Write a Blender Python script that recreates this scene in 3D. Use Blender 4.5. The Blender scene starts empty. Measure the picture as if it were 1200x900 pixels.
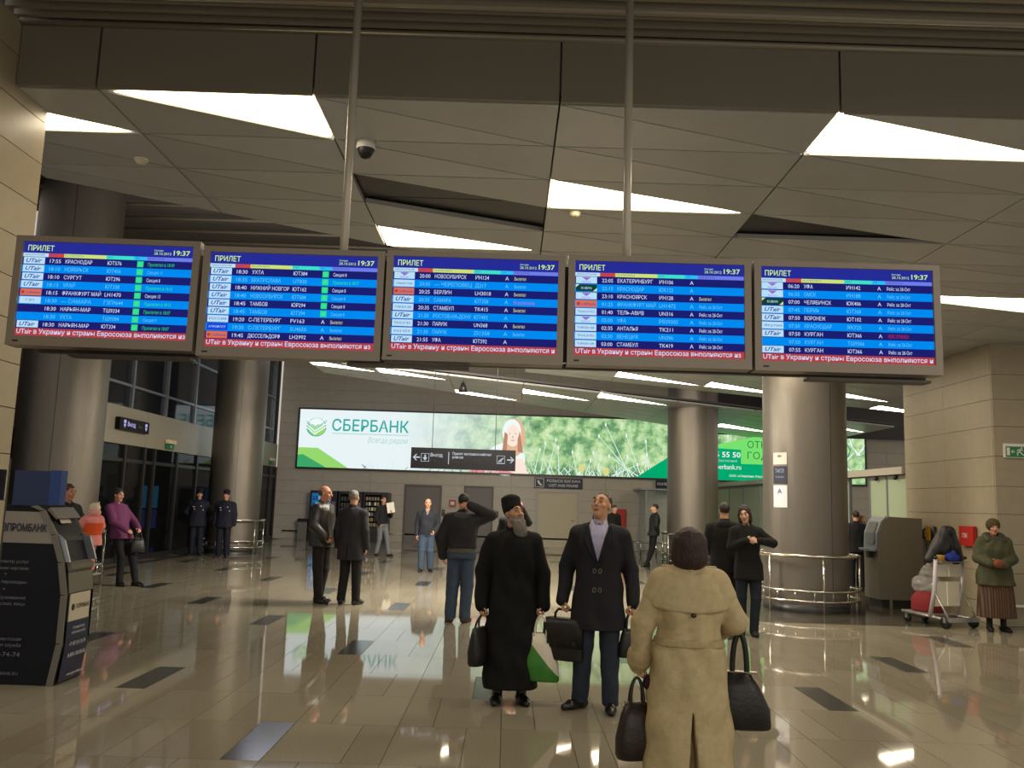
import bpy, bmesh, math, random
import numpy as np
from mathutils import Vector, Matrix, Euler

random.seed(7)
rng = np.random.default_rng(7)
S = bpy.context.scene
COL = S.collection

# ------------------------------------------------------------------ camera, world, fill lights, exposure
FOCAL_PX = 1020.0
PITCH, ROLL = math.radians(7.7), math.radians(1.83)
EYE = 1.65
def make_camera():
    f = Vector((0, math.cos(PITCH), math.sin(PITCH)))
    r0 = Vector((1, 0, 0)); u0 = r0.cross(f)
    r = math.cos(ROLL) * r0 + math.sin(ROLL) * u0
    u = -math.sin(ROLL) * r0 + math.cos(ROLL) * u0
    cd = bpy.data.cameras.new('camera'); co = bpy.data.objects.new('camera', cd); COL.objects.link(co)
    cd.sensor_fit = 'HORIZONTAL'; cd.sensor_width = 36.0; cd.lens = 36.0 * FOCAL_PX / 1200.0
    cd.clip_start = 0.05; cd.clip_end = 200
    M = Matrix((( r.x, u.x, -f.x, 0), (r.y, u.y, -f.y, 0), (r.z, u.z, -f.z, EYE), (0, 0, 0, 1)))
    co.matrix_world = M
    S.camera = co
make_camera()

S.view_settings.view_transform = 'Standard'
S.view_settings.look = 'None'
S.view_settings.gamma = 1.0
S.view_settings.use_curve_mapping = False
S.view_settings.exposure = 0.0
S.cycles.use_denoising = True
S.cycles.max_bounces = 6

FILL_COLOR = (1.0, 0.90, 0.74)          # colour of the added fill lights
LAMP_POWER = 18.0
w = bpy.data.worlds.new('world'); S.world = w; w.use_nodes = True
w.node_tree.nodes['Background'].inputs[0].default_value = (1.0, 0.92, 0.80, 1)
w.node_tree.nodes['Background'].inputs[1].default_value = 0.55

def area_fill(name, loc, size, power, color=FILL_COLOR, rot=(0, 0, 0)):
    ld = bpy.data.lights.new(name, 'AREA'); ld.shape = 'RECTANGLE'; ld.size, ld.size_y = size; ld.energy = power; ld.color = color[:3]
    o = bpy.data.objects.new(name, ld); COL.objects.link(o); o.location = loc; o.rotation_euler = rot
    return o
# added unseen area lights, assumed above and behind the camera to brighten the hall
area_fill('hall_fill', (1.5, -3.0, 4.6), (5.0, 1.2), 170)
area_fill('hall_fill', (5.5, 1.5, 4.6), (2.0, 1.2), 120)
# added unseen lights over the doors side, the second aimed up at slats
area_fill('upper_fill', (-6.2, 26.0, 6.6), (3.0, 3.0), 140, (0.85, 0.87, 1.0))
area_fill('upper_fill', (-4.6, 14.0, 5.2), (2.0, 2.0), 60, (1.0, 0.92, 0.82), (math.pi, 0, 0))
# fill lights added out of sight behind the screens to brighten the far hall
area_fill('hall_fill', (0.2, 14.9, 4.34), (3.6, 2.0), 1150, FILL_COLOR, (math.radians(40), 0, 0))
area_fill('hall_fill', (3.4, 10.6, 4.34), (2.5, 2.0), 40)

# ------------------------------------------------------------------ helpers
def lin(c):
    out = []
    for v in c[:3]:
        v = v / 255.0
        out.append(v / 12.92 if v <= 0.04045 else ((v + 0.055) / 1.055) ** 2.4)
    return tuple(out) + (1.0,)

MATS = {}
def mat(name, rgb, rough=0.6, metal=0.0, var=0.0, scale=20.0, bump=0.0, bump_scale=80.0, spec=0.5, stretch=None, trans=0.0, alpha=1.0, coat=0.0):
    if name in MATS: return MATS[name]
    m = bpy.data.materials.new(name); m.use_nodes = True
    nt = m.node_tree; b = nt.nodes['Principled BSDF']
    c = lin(rgb)
    b.inputs['Base Color'].default_value = c
    b.inputs['Roughness'].default_value = rough
    b.inputs['Metallic'].default_value = metal
    b.inputs['Specular IOR Level'].default_value = spec
    if trans: b.inputs['Transmission Weight'].default_value = trans
    if coat: b.inputs['Coat Weight'].default_value = coat
    if alpha < 1: b.inputs['Alpha'].default_value = alpha
    if var or bump:
        tc = nt.nodes.new('ShaderNodeTexCoord'); mp = nt.nodes.new('ShaderNodeMapping')
        nt.links.new(tc.outputs['Object'], mp.inputs[0])
        if stretch: mp.inputs['Scale'].default_value = stretch
    if var:
        n = nt.nodes.new('ShaderNodeTexNoise'); n.inputs['Scale'].default_value = scale; n.inputs['Detail'].default_value = 4
        nt.links.new(mp.outputs[0], n.inputs['Vector'])
        r = nt.nodes.new('ShaderNodeValToRGB')
        r.color_ramp.elements[0].position = 0.3; r.color_ramp.elements[1].position = 0.7
        r.color_ramp.elements[0].color = tuple(max(0, v * (1 - var)) for v in c[:3]) + (1,)
        r.color_ramp.elements[1].color = tuple(min(1, v * (1 + var)) for v in c[:3]) + (1,)
        nt.links.new(n.outputs[0], r.inputs[0]); nt.links.new(r.outputs[0], b.inputs['Base Color'])
    if bump:
        n2 = nt.nodes.new('ShaderNodeTexNoise'); n2.inputs['Scale'].default_value = bump_scale; n2.inputs['Detail'].default_value = 3
        nt.links.new(mp.outputs[0], n2.inputs['Vector'])
        bp = nt.nodes.new('ShaderNodeBump'); bp.inputs['Strength'].default_value = bump; bp.inputs['Distance'].default_value = 0.02
        nt.links.new(n2.outputs[0], bp.inputs['Height']); nt.links.new(bp.outputs[0], b.inputs['Normal'])
    MATS[name] = m
    return m

def glow(name, rgb, strength=1.0):
    if name in MATS: return MATS[name]
    m = bpy.data.materials.new(name); m.use_nodes = True; nt = m.node_tree
    nt.nodes.remove(nt.nodes['Principled BSDF'])
    e = nt.nodes.new('ShaderNodeEmission'); e.inputs[0].default_value = lin(rgb); e.inputs[1].default_value = strength
    nt.links.new(e.outputs[0], nt.nodes['Material Output'].inputs[0])
    MATS[name] = m
    return m

def link(o, parent=None):
    COL.objects.link(o)
    if parent is not None: o.parent = parent
    return o
def tag(o, label=None, cat=None, group=None, kind=None):
    if label: o['label'] = label
    if cat: o['category'] = cat
    if group: o['group'] = group
    if kind: o['kind'] = kind
    return o
def empty(name, loc=(0, 0, 0), rz=0.0, label=None, cat=None, group=None, kind=None):
    o = bpy.data.objects.new(name, None); o.location = loc; o.rotation_euler = (0, 0, rz); o.empty_display_size = 0.1
    link(o); return tag(o, label, cat, group, kind)

def raw_mesh(name, V, Q, mats, smooth=False):
    V = np.asarray(V, np.float32); Q = np.asarray(Q, np.int32)
    me = bpy.data.meshes.new(name)
    me.vertices.add(len(V)); me.vertices.foreach_set('co', V.ravel())
    k = Q.shape[1]
    me.loops.add(Q.size); me.loops.foreach_set('vertex_index', Q.ravel())
    me.polygons.add(len(Q)); me.polygons.foreach_set('loop_start', np.arange(len(Q), dtype=np.int32) * k)
    if smooth: me.polygons.foreach_set('use_smooth', np.ones(len(Q), bool))
    for m in mats: me.materials.append(m)
    me.update(calc_edges=True); me.validate()
    return me

class MB:
    """collects simple shapes and links them as one mesh"""
    def __init__(self): self.v = []; self.f = []; self.m = []; self.sm = []
    def add(self, vs, fs, mi=0, sm=False):
        n = len(self.v); self.v += [tuple(p) for p in vs]
        for f in fs: self.f.append([n + i for i in f]); self.m.append(mi); self.sm.append(sm)
        return self
    def box(self, x0, x1, y0, y1, z0, z1, mi=0, M=None):
        vs = [(x, y, z) for z in (z0, z1) for y in (y0, y1) for x in (x0, x1)]
        if M is not None: vs = [M @ Vector(p) for p in vs]
        return self.add(vs, [(0, 2, 3, 1), (4, 5, 7, 6), (0, 1, 5, 4), (2, 6, 7, 3), (0, 4, 6, 2), (1, 3, 7, 5)], mi)
    def quad(self, a, b, c, d, mi=0): return self.add([a, b, c, d], [(0, 1, 2, 3)], mi)
    def prism(self, poly, dvec, mi=0, mi_side=None):
        n = len(poly); d = Vector(dvec); p2 = [tuple(Vector(p) + d) for p in poly]
        self.add(list(poly) + p2, [tuple(range(n))[::-1], tuple(range(n, 2 * n))], mi)
        base = len(self.v) - 2 * n
        for i in range(n):
            j = (i + 1) % n
            self.f.append([base + i, base + j, base + n + j, base + n + i]); self.m.append(mi if mi_side is None else mi_side); self.sm.append(False)
        return self
    def tube(self, pts, r, seg=8, mi=0, closed=False, cap=True):
        pts = [Vector(p) for p in pts]; n = len(pts); rs = r if isinstance(r, (list, tuple)) else [r] * n
        rings = []; prev = None
        for i, p in enumerate(pts):
            if closed: t = pts[(i + 1) % n] - pts[i - 1]
            else: t = pts[min(i + 1, n - 1)] - pts[max(i - 1, 0)]
            t.normalize()
            if prev is None:
                a = Vector((0, 0, 1)) if abs(t.z) < 0.9 else Vector((1, 0, 0))
                u = t.cross(a).normalized()
            else: u = (prev - t * prev.dot(t)).normalized()
            prev = u; v = t.cross(u)
            rings.append([p + (u * math.cos(2 * math.pi * k / seg) + v * math.sin(2 * math.pi * k / seg)) * rs[i] for k in range(seg)])
        vs = [q for R in rings for q in R]; fs = []
        for i in range(n if closed else n - 1):
            a, b = i * seg, ((i + 1) % n) * seg
            for k in range(seg): k2 = (k + 1) % seg; fs.append((a + k, a + k2, b + k2, b + k))
        if cap and not closed: fs.append(tuple(range(seg))[::-1]); fs.append(tuple(range((n - 1) * seg, n * seg)))
        return self.add(vs, fs, mi, True)
    def lathe(self, prof, c=(0, 0, 0), seg=24, mi=0, a0=0.0, a1=2 * math.pi, sm=True):
        full = abs(a1 - a0 - 2 * math.pi) < 1e-6; n = seg if full else seg + 1
        vs = []; fs = []
        for r, z in prof:
            for k in range(n):
                a = a0 + (a1 - a0) * k / seg
                vs.append((c[0] + r * math.cos(a), c[1] + r * math.sin(a), c[2] + z))
        for i in range(len(prof) - 1):
            for k in range(seg):
                k2 = (k + 1) % n
                fs.append((i * n + k, i * n + k2, (i + 1) * n + k2, (i + 1) * n + k))
        return self.add(vs, fs, mi, sm)
    def loft(self, secs, seg=24, mi=0, p=2.0, sm=True):
        """secs: (z, cx, cy, rx, ry) super-elliptic rings, capped"""
        vs = []; fs = []
        for z, cx, cy, rx, ry in secs:
            for k in range(seg):
                a = 2 * math.pi * k / seg; ca, sa = math.cos(a), math.sin(a)
                vs.append((cx + rx * math.copysign(abs(ca) ** (2 / p), ca), cy + ry * math.copysign(abs(sa) ** (2 / p), sa), z))
        for i in range(len(secs) - 1):
            for k in range(seg): k2 = (k + 1) % seg; fs.append((i * seg + k, i * seg + k2, (i + 1) * seg + k2, (i + 1) * seg + k))
        fs.append(tuple(range(seg))[::-1]); fs.append(tuple(range((len(secs) - 1) * seg, len(secs) * seg)))
        return self.add(vs, fs, mi, sm)
    def ball(self, c, r, mi=0, seg=12):
        rr = r if isinstance(r, (tuple, list)) else (r, r, r); vs = []; fs = []; h = seg // 2
        for i in range(h + 1):
            t = math.pi * i / h
            for k in range(seg):
                a = 2 * math.pi * k / seg
                vs.append((c[0] + rr[0] * math.sin(t) * math.cos(a), c[1] + rr[1] * math.sin(t) * math.sin(a), c[2] + rr[2] * math.cos(t)))
        for i in range(h):
            for k in range(seg): k2 = (k + 1) % seg; fs.append((i * seg + k, (i + 1) * seg + k, (i + 1) * seg + k2, i * seg + k2))
        return self.add(vs, fs, mi, True)
    def text(self, s, o, ux, uy, h, mi=0, width=None, align='l', shear=0.0, bold=0.0):
        """flat lettering: o the baseline start, ux / uy unit vectors, h the capital height"""
        V, F, wd = glyphs(s, bold)
        o = Vector(o); ux = Vector(ux); uy = Vector(uy); sy = h / 0.70; sx = sy
        if width is not None and wd > 0: sx = width / wd
        off = {'l': 0, 'c': -wd * sx / 2, 'r': -wd * sx}[align]
        vs = [o + ux * (x * sx + off + shear * y * sy) + uy * (y * sy) for x, y in V]
        return self.add(vs, F, mi)
    def mesh(self, name, mats):
        me = bpy.data.meshes.new(name); me.from_pydata(self.v, [], self.f)
        for m in (mats if isinstance(mats, (list, tuple)) else [mats]): me.materials.append(m)
        me.polygons.foreach_set('material_index', self.m); me.polygons.foreach_set('use_smooth', self.sm); me.update()
        return me
    def build(self, name, mats, parent=None, label=None, cat=None, group=None, kind=None, loc=None, rz=None):
        o = bpy.data.objects.new(name, self.mesh(name, mats)); link(o, parent)
        if loc is not None: o.location = loc
        if rz is not None: o.rotation_euler = (0, 0, rz)
        return tag(o, label, cat, group, kind)

_G = {}
def glyphs(s, bold=0.0):
    if (s, bold) in _G: return _G[(s, bold)]
    cu = bpy.data.curves.new('lettering', 'FONT'); cu.body = s; cu.size = 1.0; cu.resolution_u = 2; cu.offset = bold
    ob = bpy.data.objects.new('lettering', cu); COL.objects.link(ob)
    dg = bpy.context.evaluated_depsgraph_get()
    me = bpy.data.meshes.new_from_object(ob.evaluated_get(dg))
    V = [(v.co.x, v.co.y) for v in me.vertices]; F = [tuple(p.vertices) for p in me.polygons]
    if V:
        x0 = min(v[0] for v in V); V = [(x - x0, y) for x, y in V]; wd = max(v[0] for v in V)
    else: wd = 0
    bpy.data.objects.remove(ob); bpy.data.curves.remove(cu); bpy.data.meshes.remove(me)
    _G[(s, bold)] = (V, F, wd)
    return _G[(s, bold)]

def dup(root, loc, rz=None, label=None):
    """copy of a thing with copies of its parts and sub-parts"""
    r = root.copy(); COL.objects.link(r); r.location = loc
    if rz is not None: r.rotation_euler = (0, 0, rz)
    if label: r['label'] = label
    for ch in list(root.children):
        c = ch.copy(); COL.objects.link(c); c.parent = r
        for g in list(ch.children):
            d = g.copy(); COL.objects.link(d); d.parent = c
    return r
# ------------------------------------------------------------------ materials of the place
STONE = (168, 158, 138)
def stone_mat(name, rgb, rough):
    m = mat(name, rgb, rough=rough, var=0.10, scale=60.0, spec=0.5)
    return m
M_tile = stone_mat('polished_granite', (143, 136, 119), 0.04)
M_tile2 = stone_mat('polished_granite_pale', (147, 140, 122), 0.045)
M_tile3 = stone_mat('polished_granite_warm', (140, 132, 115), 0.04)
M_dark_tile = mat('dark_granite', (62, 62, 60), rough=0.16, var=0.15, scale=80)
M_border = mat('border_granite', (74, 70, 60), rough=0.12, var=0.15, scale=60)
M_grout = mat('grout', (86, 76, 60), rough=0.7)
M_clad = mat('wall_cladding', (156, 144, 120), rough=0.42, var=0.05, scale=6)
M_clad2 = mat('wall_cladding_pale', (160, 148, 125), rough=0.42, var=0.05, scale=6)
M_cladgap = mat('cladding_joint', (60, 54, 45), rough=0.8)
M_backclad = mat('back_cladding', (176, 168, 154), rough=0.40, var=0.05, scale=4)
M_ceil = mat('ceiling_panel_paint', (178, 179, 178), rough=0.34, var=0.04, scale=3)
M_ceil2 = mat('ceiling_panel_paint_dull', (170, 171, 170), rough=0.36, var=0.04, scale=3)
M_ceildark = mat('ceiling_dark_panel', (26, 25, 26), rough=0.45)
M_slab = mat('dark_slab', (84, 80, 80), rough=0.8)
M_slat = mat('slat_metal', (138, 130, 114), rough=0.45, metal=0.2)
M_fascia = mat('fascia_paint', (120, 112, 98), rough=0.5)
M_lamp = glow('lamp_diffuser', (255, 238, 208), LAMP_POWER)
M_lampframe = mat('lamp_frame', (190, 180, 160), rough=0.4)
M_steel = mat('brushed_steel', (122, 116, 108), rough=0.42, metal=0.75, bump=0.25, bump_scale=6.0, stretch=(60, 60, 0.3))
M_pole = mat('pole_paint', (196, 188, 170), rough=0.35, metal=0.2)
M_chrome = mat('polished_tube', (205, 200, 190), rough=0.18, metal=1.0)
M_alu = mat('aluminium_frame', (150, 156, 166), rough=0.35, metal=0.7)
M_darkalu = mat('dark_frame', (58, 58, 60), rough=0.4, metal=0.5)
M_black = mat('black_plastic', (22, 22, 24), rough=0.45)
M_white = mat('white_paint', (225, 222, 212), rough=0.5)
M_grey = mat('grey_paint', (112, 106, 98), rough=0.45, var=0.04, scale=5)
M_red = mat('red_paint', (170, 26, 20), rough=0.4)

def glass_mat(name, rgb, alpha, rough=0.02, spec=0.5):
    if name in MATS: return MATS[name]
    m = bpy.data.materials.new(name); m.use_nodes = True; nt = m.node_tree
    b = nt.nodes['Principled BSDF']; b.inputs['Base Color'].default_value = lin(rgb); b.inputs['Roughness'].default_value = rough
    b.inputs['Specular IOR Level'].default_value = spec
    t = nt.nodes.new('ShaderNodeBsdfTransparent'); mx = nt.nodes.new('ShaderNodeMixShader'); mx.inputs[0].default_value = alpha
    nt.links.new(t.outputs[0], mx.inputs[1]); nt.links.new(b.outputs[0], mx.inputs[2]); nt.links.new(mx.outputs[0], nt.nodes['Material Output'].inputs[0])
    MATS[name] = m; return m
M_glassdark = glass_mat('dark_door_glass', (22, 24, 26), 0.55, 0.03, 0.12)
M_glassupper = glass_mat('upper_window_glass', (30, 35, 44), 0.6, 0.05)
M_frost = glass_mat('frosted_screen_glass', (176, 190, 160), 0.82, 0.35)
M_clear = glass_mat('clear_glass', (190, 205, 200), 0.2, 0.03)

XL, XR, YB = -8.9, 18.0, 33.5          # facade, far right, back wall

# ------------------------------------------------------------------ floor of separate stone tiles
floor = MB().box(XL - 4.5, XR, 1.0, YB + 0.3, -0.10, -0.012).build('floor', M_grout, kind='structure')
ROW0, ROWP, UNIT = 5.70, 0.945, 0.25
T = []          # (distance, x0, x1, y0, y1, kind)
for k in range(-3, 30):
    y0, y1 = ROW0 + k * ROWP, ROW0 + (k + 1) * ROWP
    if y0 > YB: continue
    y1 = min(y1, YB)
    for j in range(-12, 27):
        xb = -1.5 + 0.75 * j
        cells = [(xb, xb + 0.5), (xb + 0.5, xb + 0.75)] if k % 2 == 0 else [(xb, xb + 0.25), (xb + 0.25, xb + 0.75)]
        for x0, x1 in cells:
            if x0 < XL + 0.1: continue
            if x1 > XR: continue
            kind = 0
            ph = -1.75 if k % 4 == 0 else -3.25
            if k % 2 == 0 and abs(x1 - x0 - 0.25) < 1e-6 and abs(((x0 - ph) / 3.0) - round((x0 - ph) / 3.0)) < 1e-4: kind = 1
            xm, ym = (x0 + x1) / 2, (y0 + y1) / 2
            if (xm > 3.75 and ym > 13.2) or xm < -8.25: kind = 2
            # seen by the camera?
            ang = abs(xm + 0.15) / max(ym, 0.1)
            vis = ang < 0.66 and ym > 4.6
            T.append((0 if vis else 1, ym, x0, x1, y0, y1, kind))
T.sort()
tile_cache = {}
rest = MB()
for n, (v, ym, x0, x1, y0, y1, kind) in enumerate(T):
    g = 0.0022; wdt = round(x1 - x0, 3); dep = round(y1 - y0, 3)
    if n < 300:
        key = (wdt, dep, kind, n % 3)
        if key not in tile_cache:
            mm = [(M_tile, M_tile2, M_tile3)[n % 3], M_dark_tile, M_border][kind]
            tile_cache[key] = MB().box(g, wdt - g, g, dep - g, -0.012, 0.0).mesh('floor_tile', mm)
        o = bpy.data.objects.new('floor_tile', tile_cache[key]); o.location = (x0, y0, 0); link(o, floor)
    else:
        mi = {0: n % 3, 1: 3, 2: 4}[kind]
        rest.box(x0 + g, x1 - g, y0 + g, y1 - g, -0.012, 0.0, mi)
# pieces of border between the tile field and the facade, and outside
rest.box(XL - 4.4, -8.74, 1.2, YB, -0.012, 0.0, 4)
rest.build('floor_tiling', [M_tile, M_tile2, M_tile3, M_dark_tile, M_border], floor, kind='stuff')

# ------------------------------------------------------------------ cladding walls made of separate panels
def clad_wall(name, o, ux, n_out, length, zs, pw, mats, gap=0.006, depth=0.03, thick=0.35, limit=None, joint=M_cladgap, inset=0.0):
    """o: corner on the floor line, ux: along, n_out: outward normal; zs: joint heights"""
    o = Vector(o); ux = Vector(ux); nn = Vector(n_out); up = Vector((0, 0, 1))
    def B(mb, u0, u1, z0, z1, d0, d1, mi=0):
        vs = [o + ux * u + nn * d + up * z for z in (z0, z1) for d in (d0, d1) for u in (u0, u1)]
        mb.add(vs, [(0, 2, 3, 1), (4, 5, 7, 6), (0, 1, 5, 4), (2, 6, 7, 3), (0, 4, 6, 2), (1, 3, 7, 5)], mi)
    mb = MB(); B(mb, inset, length, zs[0], zs[-1], -thick, -depth); wall = mb.build(name, joint, kind='structure')
    cache = {}
    us = [0.0]
    while us[-1] < length - 1e-3: us.append(min(length, us[-1] + pw))
    if len(us) > 2 and us[-1] - us[-2] < 0.25 * pw: us.pop(-2)
    i = 0
    for z0, z1 in zip(zs[:-1], zs[1:]):
        for u0, u1 in zip(us[:-1], us[1:]):
            if limit and limit(u0, u1, z0, z1): continue
            key = (round(u1 - u0, 3), round(z1 - z0, 3), i % len(mats))
            if key not in cache:
                m2 = MB(); sv = o; 
                vs = [ux * u + nn * d + up * z for z in (gap / 2, z1 - z0 - gap / 2) for d in (-depth, 0) for u in (gap / 2, u1 - u0 - gap / 2)]
                m2.add(vs, [(0, 2, 3, 1), (4, 5, 7, 6), (0, 1, 5, 4), (2, 6, 7, 3), (0, 4, 6, 2), (1, 3, 7, 5)])
                cache[key] = m2.mesh('wall_panel', mats[i % len(mats)])
            p = bpy.data.objects.new('wall_panel', cache[key]); p.location = o + ux * u0 + up * z0; link(p, wall); i += 1
    return wall

zs_left = [0, 0.31, 0.62, 0.93, 1.24, 1.55, 1.87, 2.19, 2.50, 2.80, 3.09, 3.38, 3.68, 3.99, 4.30, 4.61, 4.86]
clad_wall('wall_left', (-3.5, 1.0, 0), (0, 1, 0), (1, 0, 0), 5.13, zs_left, 1.71, [M_clad, M_clad2])
zs_pier = [0, 0.32, 0.80, 1.24, 1.70, 2.13, 2.60, 3.07, 3.50, 3.90, 4.40]
clad_wall('wall_right', (7.6, 13.65, 0), (1, 0, 0), (0, -1, 0), 6.0, zs_pier, 1.5, [M_clad, M_clad2], inset=0.05)
clad_wall('wall_right_return', (7.6, 16.75, 0), (0, -1, 0), (-1, 0, 0), 3.066, zs_pier, 1.533, [M_clad2, M_clad])
zs_back = [round(0.44 * i, 2) for i in range(17)]
zs_back[-1] = 7.0
def no_panel(u0, u1, z0, z1):
    x0, x1 = XL + u0, XL + u1
    if z1 < 2.2:
        for a, b in ((-3.95, -2.58), (-1.67, -0.59), (1.11, 2.67)):
            if x0 < b - 0.05 and x1 > a + 0.05 and z0 < 1.7: return False
    if z0 > 2.75 and z1 < 4.9 and x0 > -7.9 and x1 < 13.3: return True      # behind the light box
    return False
back = clad_wall('wall_back', (XL, YB, 0), (1, 0, 0), (0, -1, 0), 26.9, zs_back, 1.8, [M_backclad], limit=no_panel)
MB().box(-8.55, 7.3, YB - 0.05, YB - 0.02, 0.27, 0.33).build('trim_1', M_chrome, kind='structure')      # bumper rail along the back wall
MB().box(7.75, 13.6, 13.56, 13.6, 0.30, 0.34).build('trim_2', M_chrome, kind='structure')

# ------------------------------------------------------------------ upper dark ceiling
high = MB().box(XL - 0.5, XR, 5.8, YB + 0.2, 7.0, 7.15).build('ceiling_upper', M_slab, kind='structure')
for i in range(20):
    MB().tube([(XL, 10.0 + 0.78 * i, 6.86), (3.5, 10.0 + 0.78 * i, 6.86)], 0.03, 6).build('ceiling_slat', M_slat, high)

# near slatted ceiling over the photographer, ending in a fascia
near = MB().box(-3.5, 9.5, 0.2, 5.72, 5.02, 5.08).build('ceiling_slatted', M_slab, kind='structure')
y = 0.45
while y < 5.6:
    MB().box(-3.5, 9.5, y, y + 0.035, 4.86, 4.95).build('ceiling_slat', M_slat, near); y += 0.105
for yy in (5.33, 5.69):
    MB().tube([(-3.5, yy, 4.86), (9.5, yy, 4.86)], 0.026, 8).build('ceiling_tube', M_chrome if False else M_slat, near)

# faceted ceiling: triangular panels with open joints between bays
BAYS = [-4.25, -2.94, -1.44, 0.27, 2.21, 4.39, 6.90, 9.50, 12.3]
def sstep(a, b, x): t = min(1, max(0, (x - a) / (b - a))); return t * t * (3 - 2 * t)
def rowA(k, x):
    y = 5.75 + 0.715 * k
    return y + 0.5 * sstep(11, 18, y) * (x - 2.2)
def rowB(j, x):
    return 20.15 + 0.62 * x + j * 0.78 + 0.02 * j * (x + 4)
def clip(poly, a, b, c):
    """keep a*x + b*y + c >= 0"""
    out = []
    for i in range(len(poly)):
        p, q = poly[i - 1], poly[i]
        dp, dq = a * p[0] + b * p[1] + c, a * q[0] + b * q[1] + c
        if (dp >= 0) != (dq >= 0):
            t = dp / (dp - dq); out.append((p[0] + t * (q[0] - p[0]), p[1] + t * (q[1] - p[1])))
        if dq >= 0: out.append(q)
    return out
def shrink(poly, g):
    n = len(poly); A = sum(poly[i - 1][0] * poly[i][1] - poly[i][0] * poly[i - 1][1] for i in range(n))
    if A < 0: poly = poly[::-1]
    out = poly
    for i in range(n):
        p, q = poly[i], poly[(i + 1) % n]; dx, dy = q[0] - p[0], q[1] - p[1]; L = math.hypot(dx, dy)
        if L < 1e-4: continue
        nx, ny = -dy / L, dx / L
        out = clip(out, nx, ny, -(nx * p[0] + ny * p[1]) - g)
        if len(out) < 3: return []
    return out
ZC = 4.40
island = {}
faceted = empty('ceiling', kind='structure')
LIT_A = {(1, 0): 'u', (0, 0): 'l', (3, 2): 'l', (2, 4): 'l', (4, 0): 'l', (5, 7): 'u', (4, 17): 'l', (5, 17): 'l', (6, 16): 'l', (7, 18): 'l',
         (3, 9): 'l', (4, 6): 'l', (5, 11): 'l', (3, 13): 'l', (4, 11): 'u', (5, 14): 'l'}   # the last six are added unseen for more light in the far hall
DARK_A = {(2, 2): 'l', (2, 3): 'u', (4, 3): 'l'}
LIT_B = {(0, 0): 'l', (1, 0): 'l', (2, 3): 'l', (3, 1): 'l', (4, 0): 'l', (6, 4): 'l', (7, 1): 'l', (5, 6): 'l'}
LAMP_LABELS = {
 ('A', 1, 0): 'large triangular ceiling lamp at upper left, tapering to the left',
 ('A', 0, 0): 'small triangular ceiling lamp half hidden by the left cladding wall',
 ('A', 3, 2): 'triangular ceiling lamp crossed by the right-hand hanging pole',
 ('A', 2, 4): 'triangular ceiling lamp just above the third arrivals screen from left',
 ('A', 4, 0): 'large triangular ceiling lamp at upper right of the picture',
 ('A', 5, 7): 'triangular ceiling lamp beside the top of the rightmost arrivals screen',
 ('A', 4, 17): 'thin ceiling lamp directly below the fourth arrivals screen',
 ('A', 5, 17): 'thin ceiling lamp between the two right columns, nearest the screens',
 ('A', 6, 16): 'thin ceiling lamp right of the big column, below the rightmost screen',
 ('A', 7, 18): 'tiny stub of ceiling lamp touching the right cladding pier',
 ('B', 0, 0): 'leftmost thin ceiling lamp below the screens, above the light box',
 ('B', 1, 0): 'second thin ceiling lamp from left in the far ceiling',
 ('B', 2, 3): 'thin far ceiling lamp above the girl on the light box',
 ('B', 3, 1): 'thin far ceiling lamp at middle, left of the far column',
 ('B', 4, 0): 'thin far ceiling lamp touching the top left of the far column',
 ('B', 6, 4): 'thin far ceiling lamp low between the two right columns',
 ('B', 7, 1): 'thin far ceiling lamp low between big column and right pier',
 ('B', 5, 6): 'speck of far ceiling lamp beside the far right column'}
def ceiling_piece(poly, style, key, i):
    g = 0.007
    if style == 'lamp':
        p = shrink(poly, 0.02)
        if len(p) < 3: return
        q = shrink(poly, g); cx = sum(a for a, b in p) / len(p); cy = sum(b for a, b in p) / len(p)
        root = empty('ceiling_lamp', (cx, cy, ZC), 0, LAMP_LABELS.get(key, 'triangular lamp in the ceiling stretch hidden behind the arrivals screens'), 'ceiling lamp', 'triangular lamps in the faceted ceiling' if key in LAMP_LABELS else 'ceiling lamps hidden behind the screens')
        m = MB(); m.prism([(a - cx, b - cy, 0.022) for a, b in q], (0, 0, 0.05)); m.build('lamp_frame', M_lampframe, root)
        m = MB(); m.add([(a - cx, b - cy, 0.004) for a, b in p[::-1]], [tuple(range(len(p)))]); m.build('diffuser', M_lamp, root)
        return
    p = shrink(poly, g)
    if len(p) < 3: return
    z = ZC + (0.06 if style == 'dark' else 0.0)
    m = MB(); m.prism([(a, b, z) for a, b in p], (0, 0, 0.045))
    m.build('ceiling_panel', M_ceildark if style == 'dark' else (M_ceil, M_ceil2)[i % 2], faceted)
def in_view(poly):
    return any(abs(x + 0.1) / max(y, .1) < 0.72 for x, y in poly)
cnt = 0; backing = MB()
rest_panels = MB()
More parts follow.
